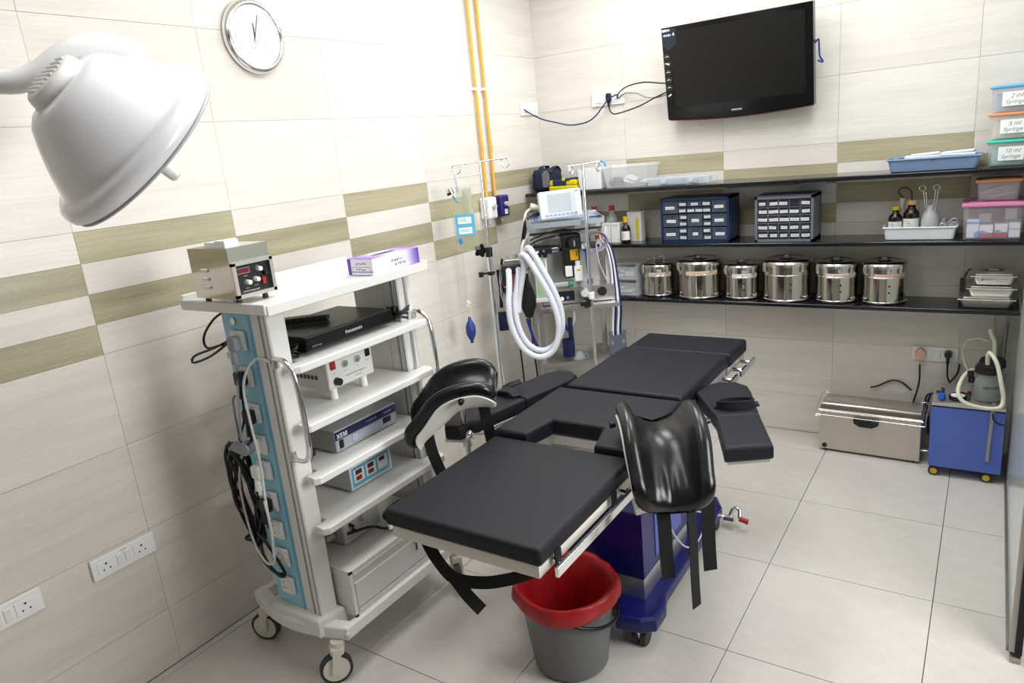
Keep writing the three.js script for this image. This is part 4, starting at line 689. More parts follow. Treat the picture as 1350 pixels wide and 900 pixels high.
// white tray with bottles
{
  const t = tub('instrument_tray', .305, .06, .17, std(0xe3e6ea, .35), null, 'white plastic tray holding bottles on the middle shelf', [2.207, SM, .135], 0, undefined, .01, .95);
  mesh('rolled_rim', tube([[-.154, .06, .087], [.154, .06, .087], [.154, .06, -.087], [-.154, .06, -.087]], .004, 80, true, 8, .02), std(0xe3e6ea, .35), t);
  const y = SM + .0065;
  bottle('medicine_bottle', .031, .135, .013, .018, amber, std(0xd9c024, .4), 'dark bottle with bright yellow cap in the white tray', [2.096, y, .135], paperLab);
  bottle('medicine_bottle', .036, .158, .017, .022, amber, std(0xe0b07a, .45), 'larger dark bottle with tan cap in the white tray', [2.165, y, .13], paperLab);
  bottle('saline_bottle', .022, .165, .01, .022, std(0xd9d3c6, .5), std(0xd9cfc2, .5), 'small pale bottle with brown rubber tube behind the dark bottles', [2.12, y, .09]);
  one('rubber_tube', tube([[2.13, y + .175, .09], [2.1, y + .215, .085], [2.125, y + .235, .08], [2.155, y + .215, .08], [2.16, y + .17, .085]], .004), std(0x5a4334, .6), 'brown rubber tube loop on the pale bottle', 'tube');
  const b = thing('wash_bottle', 'translucent white bottle in the white tray', 'bottle', [2.245, y, .14]);
  mesh('body', lathe([[0, .001], [.034, .001], [.037, .006], [.037, .085], [.03, .112], [.014, .128], [.0125, .15], [.011, .15], [.011, .13], [.03, .1], [.034, .08], [.034, .006], [0, .005]], 28), phys(0xdfe3e4, .4, { transmission: .35, thickness: 0 }), b);
  for (const [s, dx, l] of [[-1, -.034, 'steel forceps handle leaning out of the translucent bottle'], [1, .018, 'upright steel forceps handle in the translucent bottle']]) {
    const f = thing('steel_forceps', l, 'forceps', [2.245, y + .03, .14]);
    const ty = .225; many('shank', [rod([s * .004, 0, 0], [dx, ty - .035, 0], .0022, 8), rod([s * .006 + .002, 0, .004], [dx + .012, ty - .04, .003], .002, 8)], M.chrome, f);
    mesh('finger_ring', new THREE.TorusGeometry(.013, .0022, 8, 24).translate(dx + s * .004, ty - .022, 0), M.chrome, f);
  }
  const sy = one('glass_syringe', mg(rod([2.285, y + .02, .12], [2.3, y + .07, .13], .012), rod([2.3, y + .07, .13], [2.305, y + .085, .133], .008)), phys(0xe2e8ea, .1, { transmission: .6, thickness: 0 }), 'clear glass vial leaning in the white tray', 'vial');
  const fo = thing('steel_forceps', 'short steel scissors lying at the end of the white tray', 'scissors', [2.32, y, .13]);
  many('blade', [rod([-.02, .04, 0], [.02, .085, .01], .003), rod([.0, .03, .02], [.015, .06, .02], .003)], M.chrome, fo); many('finger_ring', [new THREE.TorusGeometry(.012, .0025, 8, 20).rotateX(.6).translate(.028, .075, .01), new THREE.TorusGeometry(.011, .0025, 8, 20).rotateX(.6).translate(-.02, .055, .02)], M.chrome, fo);
}
// lidded boxes at the right end
{
  const t = tub('storage_box', .235, .155, .19, std(0xeadfea, .15, 0, { transparent: true, opacity: .14 }), std(0xdf86b6, .4), 'large clear box with pink lid full of medicine cartons', [2.5, SM, .14], 0, undefined, .016, .95);
  const top = tub('storage_box', .165, .085, .13, std(0xeae2e6, .15, 0, { transparent: true, opacity: .18 }), std(0xd98f60, .4), 'small clear box with orange lid standing on the pink-lidded box', [2.512, SM + .1755, .15], 0, undefined, .014, .92);
  const c = (x, w, h, d, z, kind, l) => { const o = one('medicine_carton', bx(w, h, d), std(0xe8e9ec, .55), l, 'carton', 'cartons in the pink-lidded box'); o.position.set(x, SM + .007 + h / 2, z); const f = mesh('printed_face', sheet(w, h), std(0xffffff, .5, 0, { map: print(w, h, (g, W, H) => { fillBg(g, W, H, '#eceef1'); if (kind === 0) { g.fillStyle = '#58a7df'; g.fillRect(0, H * .12, W, H * .14); g.beginPath(); g.arc(W, H * .85, W * .4, 0, 7); g.fill(); } else if (kind === 1) { g.fillStyle = '#c33a52'; g.fillRect(0, H * .62, W, H * .38); g.fillStyle = '#5aa6dc'; g.beginPath(); g.ellipse(W * .3, H * .58, W * .3, H * .12, .3, 0, 7); g.fill(); } else { g.fillStyle = '#7db4e0'; g.fillRect(0, H * .4, W, H * .08); } }, 128) }), o); f.position.z = d / 2 + .0004; };
  c(2.425, .048, .085, .04, .19, 0, 'white carton with blue band and disc inside the pink-lidded box'); c(2.478, .052, .058, .04, .19, 1, 'white carton with red base inside the pink-lidded box, beside the blue-disc carton'); c(2.534, .05, .062, .04, .185, 1, 'white carton with red base inside the pink-lidded box, beside the blue-striped carton'); c(2.585, .042, .066, .04, .185, 2, 'white carton with blue stripe inside the pink-lidded box'); c(2.57, .045, .12, .035, .11, 2, 'taller white carton at the back of the pink-lidded box'); c(2.47, .05, .1, .035, .11, 2, 'white carton with faint stripe at the back of the pink-lidded box');
  const g = one('grey_pouch', mg(rb(.12, .012, .1, .005).rotateZ(.25).translate(2.5, SM + .225, .15), rb(.1, .006, .012, .002).rotateZ(.18).translate(2.53, SM + .2, .2)), std(0x8d8c92, .6), 'grey folded pouch inside the orange-lidded box', 'pouch');
}
// ---------------------------------------------------------------- bottom shelf
{
  const t = thing('acrylic_organiser', 'clear acrylic drawer organiser beside the steel drums', 'organiser', [.646, SB, .13], 0);
  mesh('case', mg(bx(.17, .003, .2, 0, .002, 0), bx(.17, .003, .2, 0, .2, 0), bx(.003, .2, .2, -.085, .1, 0), bx(.003, .2, .2, .085, .1, 0), bx(.17, .003, .2, 0, .1, 0), bx(.17, .2, .003, 0, .1, -.1)), M.clear, t);
  for (const y of [.01, .108]) { const d = mesh('drawer', mg(bx(.16, .003, .2, 0, y, .01), bx(.16, .075, .003, 0, y + .038, .11), bx(.003, .075, .2, -.078, y + .038, .01), bx(.003, .075, .2, .078, y + .038, .01)), M.clear, t); mesh('handle', rb(.03, .014, .012, .003, .0, y + .05, .117), M.clear, d); }
  many('contents', [rb(.1, .02, .1, .006, -.01, .025, .02), rb(.06, .03, .08, .006, .02, .13, .02), rb(.05, .02, .05, .006, -.04, .122, .05)], std(0xd4d6da, .5), t);
  mesh('red_item', rb(.04, .008, .03, .003, -.04, .15, .05), M.red, t);
}
const drumSteel = std(0xcac3ba, .13, 1), drumEdge = std(0xd5d0c9, .2, 1);
const drumText = ['Instrument', 'Instrument', 'Linen', '', 'Face Towel', 'Gauze piece'];
const drumLabel = ['small steel sterilizing drum with wire lid handle beside the acrylic organiser', 'wide steel sterilizing drum with pale tape, second from the acrylic organiser', 'narrow steel sterilizing drum between two wider ones, third from the organiser', 'largest steel sterilizing drum without a tape label', 'steel sterilizing drum with tape reading Face Towel', 'steel sterilizing drum with browned tape, last in the row'];
[[.842, .099, .212], [1.095, .13, .238], [1.341, .099, .212], [1.583, .129, .24], [1.834, .107, .228], [2.058, .106, .228]].forEach(([x, r, h], i) => {
    const t = thing('sterilizing_drum', drumLabel[i], 'drum', [x, SB, .137], 0, 'steel drums on the bottom shelf');
  mesh('body', lathe([[0, .001], [r * .94, .001], [r * .98, .004], [r * .98, .014], [r * .965, .016], [r * .96, h * .6], [r * .975, h * .605], [r * .975, h * .615], [r * .96, h * .62], [r * .96, h * .82]], 56), drumSteel, t);
  mesh('lid', lathe([[r, h * .8], [r * 1.0, h * .86], [r * 1.01, h * .865], [r * 1.01, h * .895], [r * .97, h * .92], [r * .8, h * .935], [r * .72, h * .945], [r * .7, h * .93], [r * .35, h * .93], [r * .33, h * .945], [0, h * .95]], 56), drumEdge, t);
  mesh('bead', mg(...[[.962, h * .61], [.985, .012], [1.012, h * .87]].map(([k, y]) => new THREE.TorusGeometry(r * k, .0028, 8, 56).rotateX(Math.PI / 2).translate(0, y, 0))), M.chrome, t);
  const hd = i === 0 ? mesh('lid_handle', tube([[-.03, h * .94, 0], [-.028, h * .94 + .035, 0], [0, h * .94 + .03, .004], [.028, h * .94 + .035, 0], [.03, h * .94, 0]], .0025), M.steel, t) : mesh('lid_handle', new THREE.TorusGeometry(.022, .003, 8, 24, Math.PI).rotateX(-1.2).translate(0, h * .95, .02), M.steel, t);
  for (const s of [-1, 1]) many('latch', [rb(.012, .05, .016, .003, s * (r + .003), h * .78, 0).rotateY(-s * .75), tube([[s * (r + .003), h * .7, 0], [s * (r + .012), h * .75, 0], [s * (r + .01), h * .84, 0], [s * (r + .002), h * .88, 0]], .0022).rotateY(-s * .75)], M.steel, t);
  many('air_hole', [...[-.012, .012].map(dy => cy(.005, .005, .002, 0, 0, 0, 14).rotateX(Math.PI / 2).translate(0, h * .35 + dy * 1.4, r * .962).applyMatrix4(new THREE.Matrix4().makeRotationY(.35)))], M.black, t);
  if (drumText[i]) {
    const tp = std(0xffffff, .7, 0, { map: print(.16, .026, (g, w, hh) => { fillBg(g, w, hh, ['#d9c7ba', '#d8c3a8', '#dedad4', '', '#e0ccbd', '#d2b59c'][i]); txt(g, drumText[i], w * .5, hh * .55, 26, i === 5 ? '#7a3f2a' : '#5a3f3a', 'sans-serif', 'italic'); }, 256) });
    mesh('tape_label', new THREE.CylinderGeometry(r * .978, r * .978, .025, 32, 1, true, -.35, 1.5).translate(0, h * .64, 0), tp, t);
    if (i !== 1) { const q = mesh('number_mark', new THREE.CylinderGeometry(r * .976, r * .976, .022, 12, 1, true, .22, .3).translate(0, h * .76, 0), std(0xffffff, .7, 0, { map: print(.03, .022, (g, w, hh) => { fillBg(g, w, hh, '#b9b2ad'); txt(g, i === 5 ? '4' : i === 4 ? '1' : '', w / 2, hh * .52, 80, '#5a2f8a', 'sans-serif', 'bold'); if (i < 3) { g.fillStyle = '#c9a7a2'; g.fillRect(10, 10, w - 20, hh - 20); } }, 128) }), t); }
  }
});
{
  const lv = [[2.5, 0, .215, .2, 'shallow steel instrument tray, lowest of the stack by the glass wall'], [2.515, .052, .185, .19, 'steel instrument tray in the middle of the stack by the glass wall'], [2.522, .11, .165, .18, 'covered steel instrument tray with green mark, uppermost of the stack']];
  for (const [x, y, w, d, l] of lv) {
    const t = tub('steel_tray', w, .042, d, M.steelBrushed, null, l, [x, SB + y, .135], 0, 'steel trays by the glass wall', .01, .86);
    mesh('flange', mg(rb(w + .016, .004, d + .016, .0015, 0, .043, 0), rb(w * .86, .006, d * .86, .003, 0, .049, 0)), M.steel, t);
    if (y > .1) { mesh('lid_recess', mg(rb(w * .5, .004, d * .5, .002, 0, .054, 0), rb(w * .25, .012, .02, .004, 0, .06, 0)), M.steelMatte, t); sticker('brand_mark', .06, .014, (g, W, H) => { fillBg(g, W, H, '#c9c7c3'); g.fillStyle = '#1f9a6a'; g.beginPath(); g.arc(30, H / 2, 20, 0, 7); g.fill(); g.fillRect(60, H * .35, 130, 14); }, t, [-.02, .026, d / 2 - .0025], [-.28, 0, 0], 256, .3); }
  }
  const w = one('wire_handle', mg(tube([[2.4, SB + .005, .03], [2.395, SB + .08, .04], [2.42, SB + .15, .045], [2.43, SB + .15, .05]], .004), rb(.02, .09, .03, .004, 2.395, SB + .06, .035)), M.darkGrey, 'dark metal lid edge standing behind the steel trays', 'lid');
}

// ---------------------------------------------------------------- drip stand by the left wall
{
  const t = thing('drip_stand', 'chrome drip stand with black clamp knob beside the tiled wall', 'drip stand', [.3, 0, 1.12]);
  mesh('lower_tube', cy(.0145, .0145, 1.22, 0, .66, 0), M.chrome, t);
  mesh('upper_rod', cy(.0065, .0065, .6, 0, 1.43, 0), M.chrome, t);
  const k = [[0, 1.725, 0]];
  const d = [.82, -.57];                                                            // hook bar direction
  const H = (s, y) => [d[0] * s, y, d[1] * s];
  mesh('hook_bar', mg(rod(H(-.14, 1.722), H(.15, 1.735), .0035), ...[[-.125, 1.702], [.128, 1.712]].map(([s, y]) => new THREE.TorusGeometry(.023, .003, 8, 28).rotateY(.61).translate(...H(s, y)))), M.chrome, t);
  const kn = mesh('clamp_knob', mg(...[0, 1, 2, 3, 4].map(i => cy(.012, .012, .03, 0, 0, 0, 12).rotateX(Math.PI / 2).translate(Math.cos(i * 1.2566) * .024, Math.sin(i * 1.2566) * .024, .0)), cy(.026, .026, .03, 0, 0, 0).rotateX(Math.PI / 2), rod([.03, 0, 0], [.06, 0, 0], .008)), M.black, t); kn.position.set(-.045, 1.275, .01); kn.rotation.y = .6;
  mesh('clamp_collar', mg(cy(.019, .019, .05, 0, 1.265, 0)), M.black, t);
  mesh('side_clamp', mg(rod([-.05, 1.15, .02], [.02, 1.155, -.01], .006), cy(.013, .013, .026, -.052, 1.147, .02), cy(.017, .017, .02, 0, 1.152, 0)), M.black, t);
  for (let i = 0; i < 5; i++) { const a = i * 1.2566 + .3, c = mesh('base_leg', mg(bar([0, .07, 0], [Math.cos(a) * .26, .05, Math.sin(a) * .26], .025, .018)), M.chrome, t); mesh('caster', mg(cy(.022, .022, .018, 0, 0, 0).rotateX(Math.PI / 2).translate(Math.cos(a) * .25, .0225, Math.sin(a) * .25), rod([Math.cos(a) * .25, .02, Math.sin(a) * .25], [Math.cos(a) * .25, .05, Math.sin(a) * .25], .006)), M.rubber, c); }
  // drip bag in its pressure sleeve
  const bp = [.222, 0, 1.19], b = thing('drip_bag', 'clear drip bag in a pressure sleeve with blue label on the drip stand', 'drip bag', [bp[0], 1.285, bp[2]], .61);
  const loops = []; for (let i = 0; i <= 16; i++) { const s = i / 16, y = s * .31, w = s < .62 ? .062 : .062 - (s - .62) * .11, dd = .018 * Math.sin(Math.PI * Math.min(1, .12 + s * .8)) + .003, l = []; for (let j = 0; j < 20; j++) { const a = j / 20 * 6.283; l.push(V(Math.sign(Math.cos(a)) * Math.abs(Math.cos(a)) ** .6 * w - .006 * s, y, Math.sin(a) * dd)); } loops.push(l.reverse()); }
  mesh('bag', loft(loops), phys(0xf4f6ee, .08, { transmission: .9, ior: 1.3, thickness: 0 }), b);
  mesh('sleeve_tail', mg(rb(.05, .12, .004, .002, .02, .26, -.012)), phys(0xe6e6d8, .3, { transmission: .6, thickness: 0 }), b);
  lab(sticker('label_patch', .1, .112, (g, w, h) => { fillBg(g, w, h, '#62b2d2'); g.fillStyle = '#e9eff2'; g.fillRect(w * .14, h * .13, w * .7, h * .3); g.fillRect(w * .14, h * .6, w * .7, h * .3); g.fillStyle = '#9aa6b0'; for (const y of [.22, .3, .7, .76]) g.fillRect(w * .22, h * y, w * (.3 + y * .2), 6); }, b, [-.002, .135, .0245], [0, 0, 0], 256), 'light blue double label');
  mesh('neck', mg(tube([[-.02, .3, 0], [-.026, .36, 0], [-.03, .4, 0]], .006), rb(.02, .03, .01, .003, -.022, .315, .0)), phys(0xdfe8ee, .3, { transmission: .5, thickness: 0 }), b);
  mesh('valve', rb(.022, .03, .014, .006, -.035, .055, .016), std(0x4f86cc, .4), b);
  const g = thing('pressure_gauge', 'small chrome pressure gauge with blue stem on the drip bag', 'gauge', [.165, 1.565, 1.2], .61);
  mesh('dial', cy(.019, .019, .03, 0, 0, 0).rotateZ(.35).translate(-.012, .03, 0), M.chrome, g); mesh('band', cy(.0195, .0195, .014, 0, 0, 0).rotateZ(.35).translate(-.01, .02, 0), M.black, g); mesh('stem', mg(rod([.0, .005, 0], [.02, -.03, -.01], .006), rod([.02, -.03, -.01], [.04, -.035, -.03], .004)), std(0x6fa8dc, .4), g);
  const s = thing('squeeze_bulb', 'blue rubber squeeze bulb hanging on a thin line from the drip bag', 'bulb', [.18, .849, 1.195], 0);
  mesh('line', mg(tube([[-.0, .445, -.005], [.004, .3, 0], [.0, .19, 0], [0, .07, 0]], .0018)), M.lightGrey, s);
  mesh('valve', mg(cy(.008, .008, .03, 0, .15, 0), rod([-.014, .152, 0], [.016, .155, 0], .006)), M.whitePlastic, s);
  mesh('bulb', lathe([[0, .075], [.008, .075], [.009, .058], [.018, .045], [.026, .022], [.0275, .0], [.025, -.022], [.015, -.045], [.009, -.056], [.0085, -.07], [0, -.07]], 28), std(0x1f3a86, .5), s);
}
// ---------------------------------------------------------------- anaesthesia machine in the corner (turned towards the table)
{
  const T = thing('anaesthesia_machine', 'steel anaesthesia machine with trays, flow tubes and black vaporizer', 'machine', [.46, 0, .606], .6057);
  const fr = M.steelBrushed, wh = M.white;
  many('post', [bx(.03, 1.28, .03, -.2, .7, -.12), bx(.03, 1.28, .03, .22, .7, -.12)], fr, T);
  many('post', [bx(.026, .6, .026, -.19, 1.08, .02), bx(.02, .36, .02, .235, 1.13, .06)], wh, T);
  many('front_leg', [bx(.028, .84, .02, -.17, .5, .1), bx(.028, .84, .02, .2, .5, .02)], fr, T);
  for (const [x, z] of [[-.19, .14], [.21, .14], [-.19, -.13], [.21, -.13]]) { const c = mesh('caster', cy(.04, .04, .025, 0, 0, 0).rotateZ(Math.PI / 2).translate(x, .0405, z), M.rubber, T); mesh('fork', bx(.036, .05, .02, x, .08, z), fr, c); }
  mesh('base', bx(.46, .025, .34, .01, .11, .0), fr, T);
  mesh('monitor_shelf', mg(bx(.42, .008, .3, .005, 1.362, .03), bx(.42, .025, .008, .005, 1.357, .18), bx(.42, .03, .008, .005, 1.375, -.12), bx(.008, .04, .3, -.205, 1.375, .03), bx(.008, .02, .3, .213, 1.368, .03)), std(0xb9c3cc, .3, .6), T);
  mesh('work_tray', mg(bx(.44, .006, .22, .05, .893, .09), bx(.44, .022, .006, .05, .886, .2), bx(.006, .022, .22, -.17, .886, .09), bx(.006, .022, .22, .27, .886, .09)), M.steel, T);
  const cb = mesh('gas_control_box', bx(.41, .088, .13, .055, .945, .055), M.steel, T);
  lab(mesh('control_plate', bx(.1, .056, .003, -.02, .945, .1215), M.black, cb), 'black control plate');
  many('control_knob', [cy(.011, .011, .012, 0, 0, 0).rotateX(Math.PI / 2).translate(-.042, .932, .128)], M.whitePlastic, cb); mesh('control_knob', cy(.008, .008, .012, 0, 0, 0).rotateX(Math.PI / 2).translate(-.01, .936, .128), std(0x3d7fd0, .4), cb);
  const ga = mesh('gauge', mg(cy(.026, .026, .016, 0, 0, 0, 28).rotateX(Math.PI / 2).translate(.088, .953, .126)), M.chrome, cb);
  sticker('gauge_face', .044, .044, (g, w, h) => { fillBg(g, w, h, '#e9e9e6'); g.strokeStyle = '#333'; g.lineWidth = 3; for (let i = 0; i < 9; i++) { const a = 2.3 + i * .6; g.beginPath(); g.moveTo(w / 2 + Math.cos(a) * 48, h / 2 + Math.sin(a) * 48); g.lineTo(w / 2 + Math.cos(a) * 58, h / 2 + Math.sin(a) * 58); g.stroke(); } g.beginPath(); g.moveTo(w / 2, h / 2); g.lineTo(w * .7, h * .25); g.stroke(); }, cb, [.088, .953, .1345], [0, 0, 0], 128).geometry = new THREE.CircleGeometry(.023, 28);
  mesh('vent_disc', cy(.026, .026, .006, 0, 0, 0, 28).rotateX(Math.PI / 2).translate(.188, .953, .122), M.blackMatte, cb);
  const tray2 = mesh('lower_tray', mg(bx(.42, .006, .3, .02, .56, .05), bx(.42, .022, .006, .02, .568, .2), bx(.42, .022, .006, .02, .575, -.1), bx(.006, .022, .3, -.19, .568, .05), bx(.006, .022, .3, .23, .568, .05)), M.steelBrushed, T);
  mesh('back_panel', mg(bx(.34, .2, .006, .06, 1.08, -.02), bx(.4, .022, .02, .03, 1.28, -.02)), M.steelBrushed, T);
  // rail and vaporizer
  mesh('cross_rail', mg(rod([-.19, 1.2, .07], [.2, 1.2, .03], .009), rod([-.19, 1.3, .05], [.22, 1.3, .0], .006)), M.black, T);
  const va = mesh('vaporizer', mg(rb(.115, .085, .1, .012, .03, 1.25, .08), cy(.036, .034, .05, 0, 0, 0, 28).rotateX(Math.PI / 2).translate(.045, 1.245, .14), rb(.095, .17, .08, .008, .03, 1.13, .08)), M.black, T); lab(va, 'black vaporizer');
  lab(sticker('yellow_label', .046, .06, (g, w, h) => { fillBg(g, w, h, '#d9ac1c'); g.fillStyle = '#3a3018'; g.fillRect(w * .72, h * .1, 12, h * .6); g.fillRect(w * .85, h * .15, 8, h * .5); }, va, [.045, 1.175, .121], [0, 0, 0], 128), 'yellow label');
  mesh('vaporizer_base', mg(rb(.04, .06, .05, .004, .008, 1.085, .105), rb(.045, .085, .03, .004, .06, 1.07, .13), cy(.014, .014, .03, .06, 1.125, .13)), M.whitePlastic, va);
  sticker('yellow_mark', .022, .01, (g, w, h) => { fillBg(g, w, h, '#d9ac1c'); }, va, [.062, 1.09, .1455], [0, 0, 0], 16);
  sticker('dial_mark', .02, .04, (g, w, h) => { fillBg(g, w, h, '#0b0b0c'); txt(g, 'S', w / 2, h * .25, 60, '#ccc'); txt(g, '4', w / 2, h * .5, 60, '#ccc'); txt(g, '0', w / 2, h * .78, 60, '#ccc'); }, va, [.045, 1.245, .1655], [0, 0, 0], 64);
  // flow tubes
  const fl = mesh('flow_tube_block', rb(.115, .032, .04, .004, -.135, 1.21, .12), M.black, T);
  lab(mesh('flow_tube', mg(bx(.052, .24, .012, -.15, 1.07, .12)), std(0xb4d6ae, .25), fl), 'green tinted flow tube');
  mesh('flow_frame', mg(bx(.01, .27, .02, -.118, 1.07, .12), bx(.006, .27, .02, -.18, 1.07, .115), rb(.1, .022, .04, .003, -.14, .937, .12)), M.whitePlastic, fl);
  many('flow_knob', [cy(.012, .012, .02, 0, 0, 0).rotateX(Math.PI / 2).translate(-.155, 1.19, .145), cy(.012, .012, .02, 0, 0, 0).rotateX(Math.PI / 2).translate(-.118, 1.19, .145)], M.black, fl);
  many('flow_dot', [cy(.007, .007, .003, 0, 0, 0).rotateX(Math.PI / 2).translate(-.16, 1.212, .1415)], M.whitePlastic, fl); mesh('flow_dot', cy(.006, .006, .003, 0, 0, 0).rotateX(Math.PI / 2).translate(-.125, 1.214, .1415), std(0x5a8ed0, .4), fl);
  mesh('chrome_end', rb(.04, .022, .03, .004, -.06, 1.215, .12), M.chrome, fl);
  lab(mesh('syringe', mg(cy(.014, .014, .1, 0, 0, 0).rotateZ(Math.PI / 2).translate(-.05, 1.012, .11)), phys(0xdfe6e6, .15, { transmission: .6, thickness: 0 }), T), 'clear tube'); lab(mesh('syringe_band', cy(.0165, .0165, .022, 0, 0, 0).rotateZ(Math.PI / 2).translate(.018, 1.012, .11), std(0x2f9a7c, .4), T), 'green band');
  lab(mesh('blue_hose_set', mg(tube([[.115, 1.2, .1], [.118, 1.12, .11], [.122, 1.05, .11], [.126, 1.03, .11]], .008), cy(.016, .016, .03, .125, 1.015, .11), cy(.018, .012, .03, .118, 1.2, .1)), std(0x1f4fa8, .4), T), 'blue connector and hose');
  mesh('white_joint', rb(.05, .03, .03, .008, .112, 1.215, .1), M.whitePlastic, T);
  const pur = []; for (let i = 0; i < 4; i++) { const p = []; for (let j = 0; j < 12; j++) { const a = j / 12 * 6.283; p.push([.17 + Math.cos(a) * (.055 + .004 * i), 1.235 + Math.sin(a) * (.045 + .004 * i), .1 + .006 * i]); } pur.push(tube(p, .0035, 60, true, 6)); }
  lab(mesh('tubing_coil', mg(pur), phys(0xc9b8cf, .2, { transmission: .4, thickness: 0 }), T), 'coil of clear lilac tubing');
  lab(mesh('red_valve', mg(cy(.012, .012, .022, .178, 1.262, .13)), M.red, T), 'red valve');
  mesh('sensor_lead', mg(tube([[.178, 1.25, .13], [.17, 1.2, .13], [.18, 1.12, .13], [.2, 1.06, .12], [.225, 1.0, .11]], .004)), M.lightGrey, T);
  for (const [o, m, l] of [[.004, M.whitePlastic, 'white gas hose'], [.016, std(0x171f5e, .45), 'blue gas hose'], [.034, M.whitePlastic, 'white gas hose'], [.046, std(0x171f5e, .45), 'blue gas hose']]) lab(mesh('gas_hose', tube([[.2 + o * .5, 1.25, .06], [.235 + o * .5, 1.18, .09], [.25 + o * .6, 1.05, .1], [.245 + o, .85, .1], [.235 + o, .72, .1], [.235 + o, .6, .1], [.235 + o, .4, .06]], .0085, 60), m, T), l);
  const cr = mesh('hose_plate', new THREE.ExtrudeGeometry(poly([[-.05, -.28], [.05, -.28], [.05, .02], [.03, .02], [.028, -.005], [-.028, -.005], [-.03, .02], [-.05, .02]], [[[-.042, -.03], [-.022, -.035], [-.022, -.065], [-.04, -.06]], [[.022, -.035], [.042, -.03], [.042, -.055], [.024, -.06]]]), { depth: .008, bevelEnabled: false }).translate(.262, .69, .112), std(0x606876, .5), T); lab(cr, 'grey-blue slotted hose plate');
  many('cable_bundle', [tube([[-.05, 1.28, .05], [-.17, 1.26, .08], [-.22, 1.2, .1], [-.26, 1.05, .1], [-.28, .9, .08]], .006), tube([[-.12, 1.41, .06], [-.19, 1.4, .12], [-.215, 1.34, .14], [-.25, 1.18, .12], [-.3, .95, .08]], .006), tube([[-.12, 1.42, .05], [-.2, 1.4, .11], [-.225, 1.34, .13], [-.26, 1.18, .11], [-.31, .95, .07]], .006), tube([[.1, 1.29, .0], [0, 1.31, .03], [-.1, 1.3, .06], [-.19, 1.27, .06]], .004)], M.black, T);
  mesh('canister', mg(cy(.035, .035, .1, -.025, .64, .12), cy(.014, .014, .12, -.005, .75, .1)), std(0x141c4a, .5), T);
  mesh('blue_pipe', mg(tube([[-.05, .88, .1], [-.04, .8, .1], [-.02, .74, .1], [0, .74, .1]], .009)), std(0x1a2a86, .45), T); mesh('white_pipe', tube([[.02, .885, .1], [.02, .8, .1], [.0, .76, .1]], .007), M.whitePlastic, T);
  mesh('mask', mg(lathe([[.045, 0], [.04, .02], [.02, .04], [.008, .045]], 24).translate(.03, .566, .1), new THREE.TorusGeometry(.014, .003, 8, 20).translate(.07, .58, .12)), phys(0xdfe3e6, .2, { transmission: .6, thickness: 0 }), T);
  // breathing circuit support block
  const ab = mesh('absorber_head', mg(rb(.13, .05, .07, .006, -.3, 1.13, .12), rb(.04, .1, .05, .005, -.35, 1.08, .08)), std(0x26282c, .45), T);
  mesh('absorber_glass', mg(rb(.11, .03, .06, .004, -.3, 1.17, .12), cy(.012, .012, .02, -.335, 1.195, .12), cy(.012, .012, .02, -.285, 1.2, .12)), M.steel, ab);
  lab(mesh('red_canister', cy(.045, .045, .1, -.305, 1.05, .09), std(0xb06a70, .5), ab), 'pink-red canister');
  mesh('absorber_arm', rod([-.3, 1.1, .06], [-.19, 1.1, -.05], .014), fr, ab);
  lab(mesh('breathing_bag', lathe([[0, -.1], [.02, -.09], [.042, -.03], [.044, .03], [.03, .08], [.015, .12], [.013, .16]], 24).translate(-.235, .93, .1), M.blackMatte, T), 'black rubber breathing bag');
  lab(mesh('cuff', mg(loft([[-.035, .035], [-.04, .045], [-.03, .04]].map(([a, b], i) => [[a, -.03], [b, -.03], [b, .03], [a, .03]].map(p => V(-.4 + p[0], .87 - i * .05, .06 + p[1])))), tube([[-.39, 1.12, .06], [-.385, 1.0, .05], [-.39, .9, .06]], .01)), M.navyFabric, T), 'dark blue pressure cuff');
  many('lead', [tube([[-.37, 1.15, .06], [-.385, 1.05, .07], [-.36, .95, .08], [-.31, .88, .09]], .003), tube([[-.36, 1.15, .09], [-.385, 1.0, .1], [-.35, .88, .1], [-.29, .9, .1]], .003)], M.lightGrey, T);
  many('lead', [tube([[-.36, 1.18, .05], [-.38, 1.08, .05], [-.375, .98, .06]], .007), tube([[-.345, 1.18, .06], [-.365, 1.08, .06], [-.37, .98, .06]], .006), tube([[-.3, .9, .08], [-.305, .7, .06], [-.3, .5, .05], [-.3, .3, .05]], .005), tube([[-.235, .85, .1], [-.23, .7, .09], [-.22, .5, .08], [-.21, .3, .08]], .005)], M.black, T);
  mesh('blue_lead', mg(tube([[-.25, .83, .1], [-.22, .7, .1], [-.18, .58, .1], [-.17, .4, .09]], .008), tube([[-.36, 1.02, .09], [-.35, .95, .09], [-.33, .9, .09]], .006)), std(0x1a2a86, .45), T);
  lab(mesh('red_lead', rod([-.37, 1.06, .09], [-.365, 1.03, .09], .009), M.red, T), 'red connector');
  // white corrugated breathing hoses
  function hose(pts, r, name) {
    const c = new THREE.CatmullRomCurve3(P3(pts), false, 'catmullrom', .5), n = 260, m = 14, fr2 = c.computeFrenetFrames(n, false), loops = [];
    for (let i = 0; i <= n; i++) { const p = c.getPointAt(i / n), rr = r * (1 + .06 * Math.sin(i * 2.1)), l = []; for (let j = 0; j < m; j++) { const a = j / m * 6.2832; l.push(p.clone().addScaledVector(fr2.normals[i], rr * Math.cos(a)).addScaledVector(fr2.binormals[i], rr * Math.sin(a))); } loops.push(l); }
    return lab(mesh('breathing_hose', loft(loops), std(0xdfe1ea, .4), T), 'white corrugated breathing hose');
  }
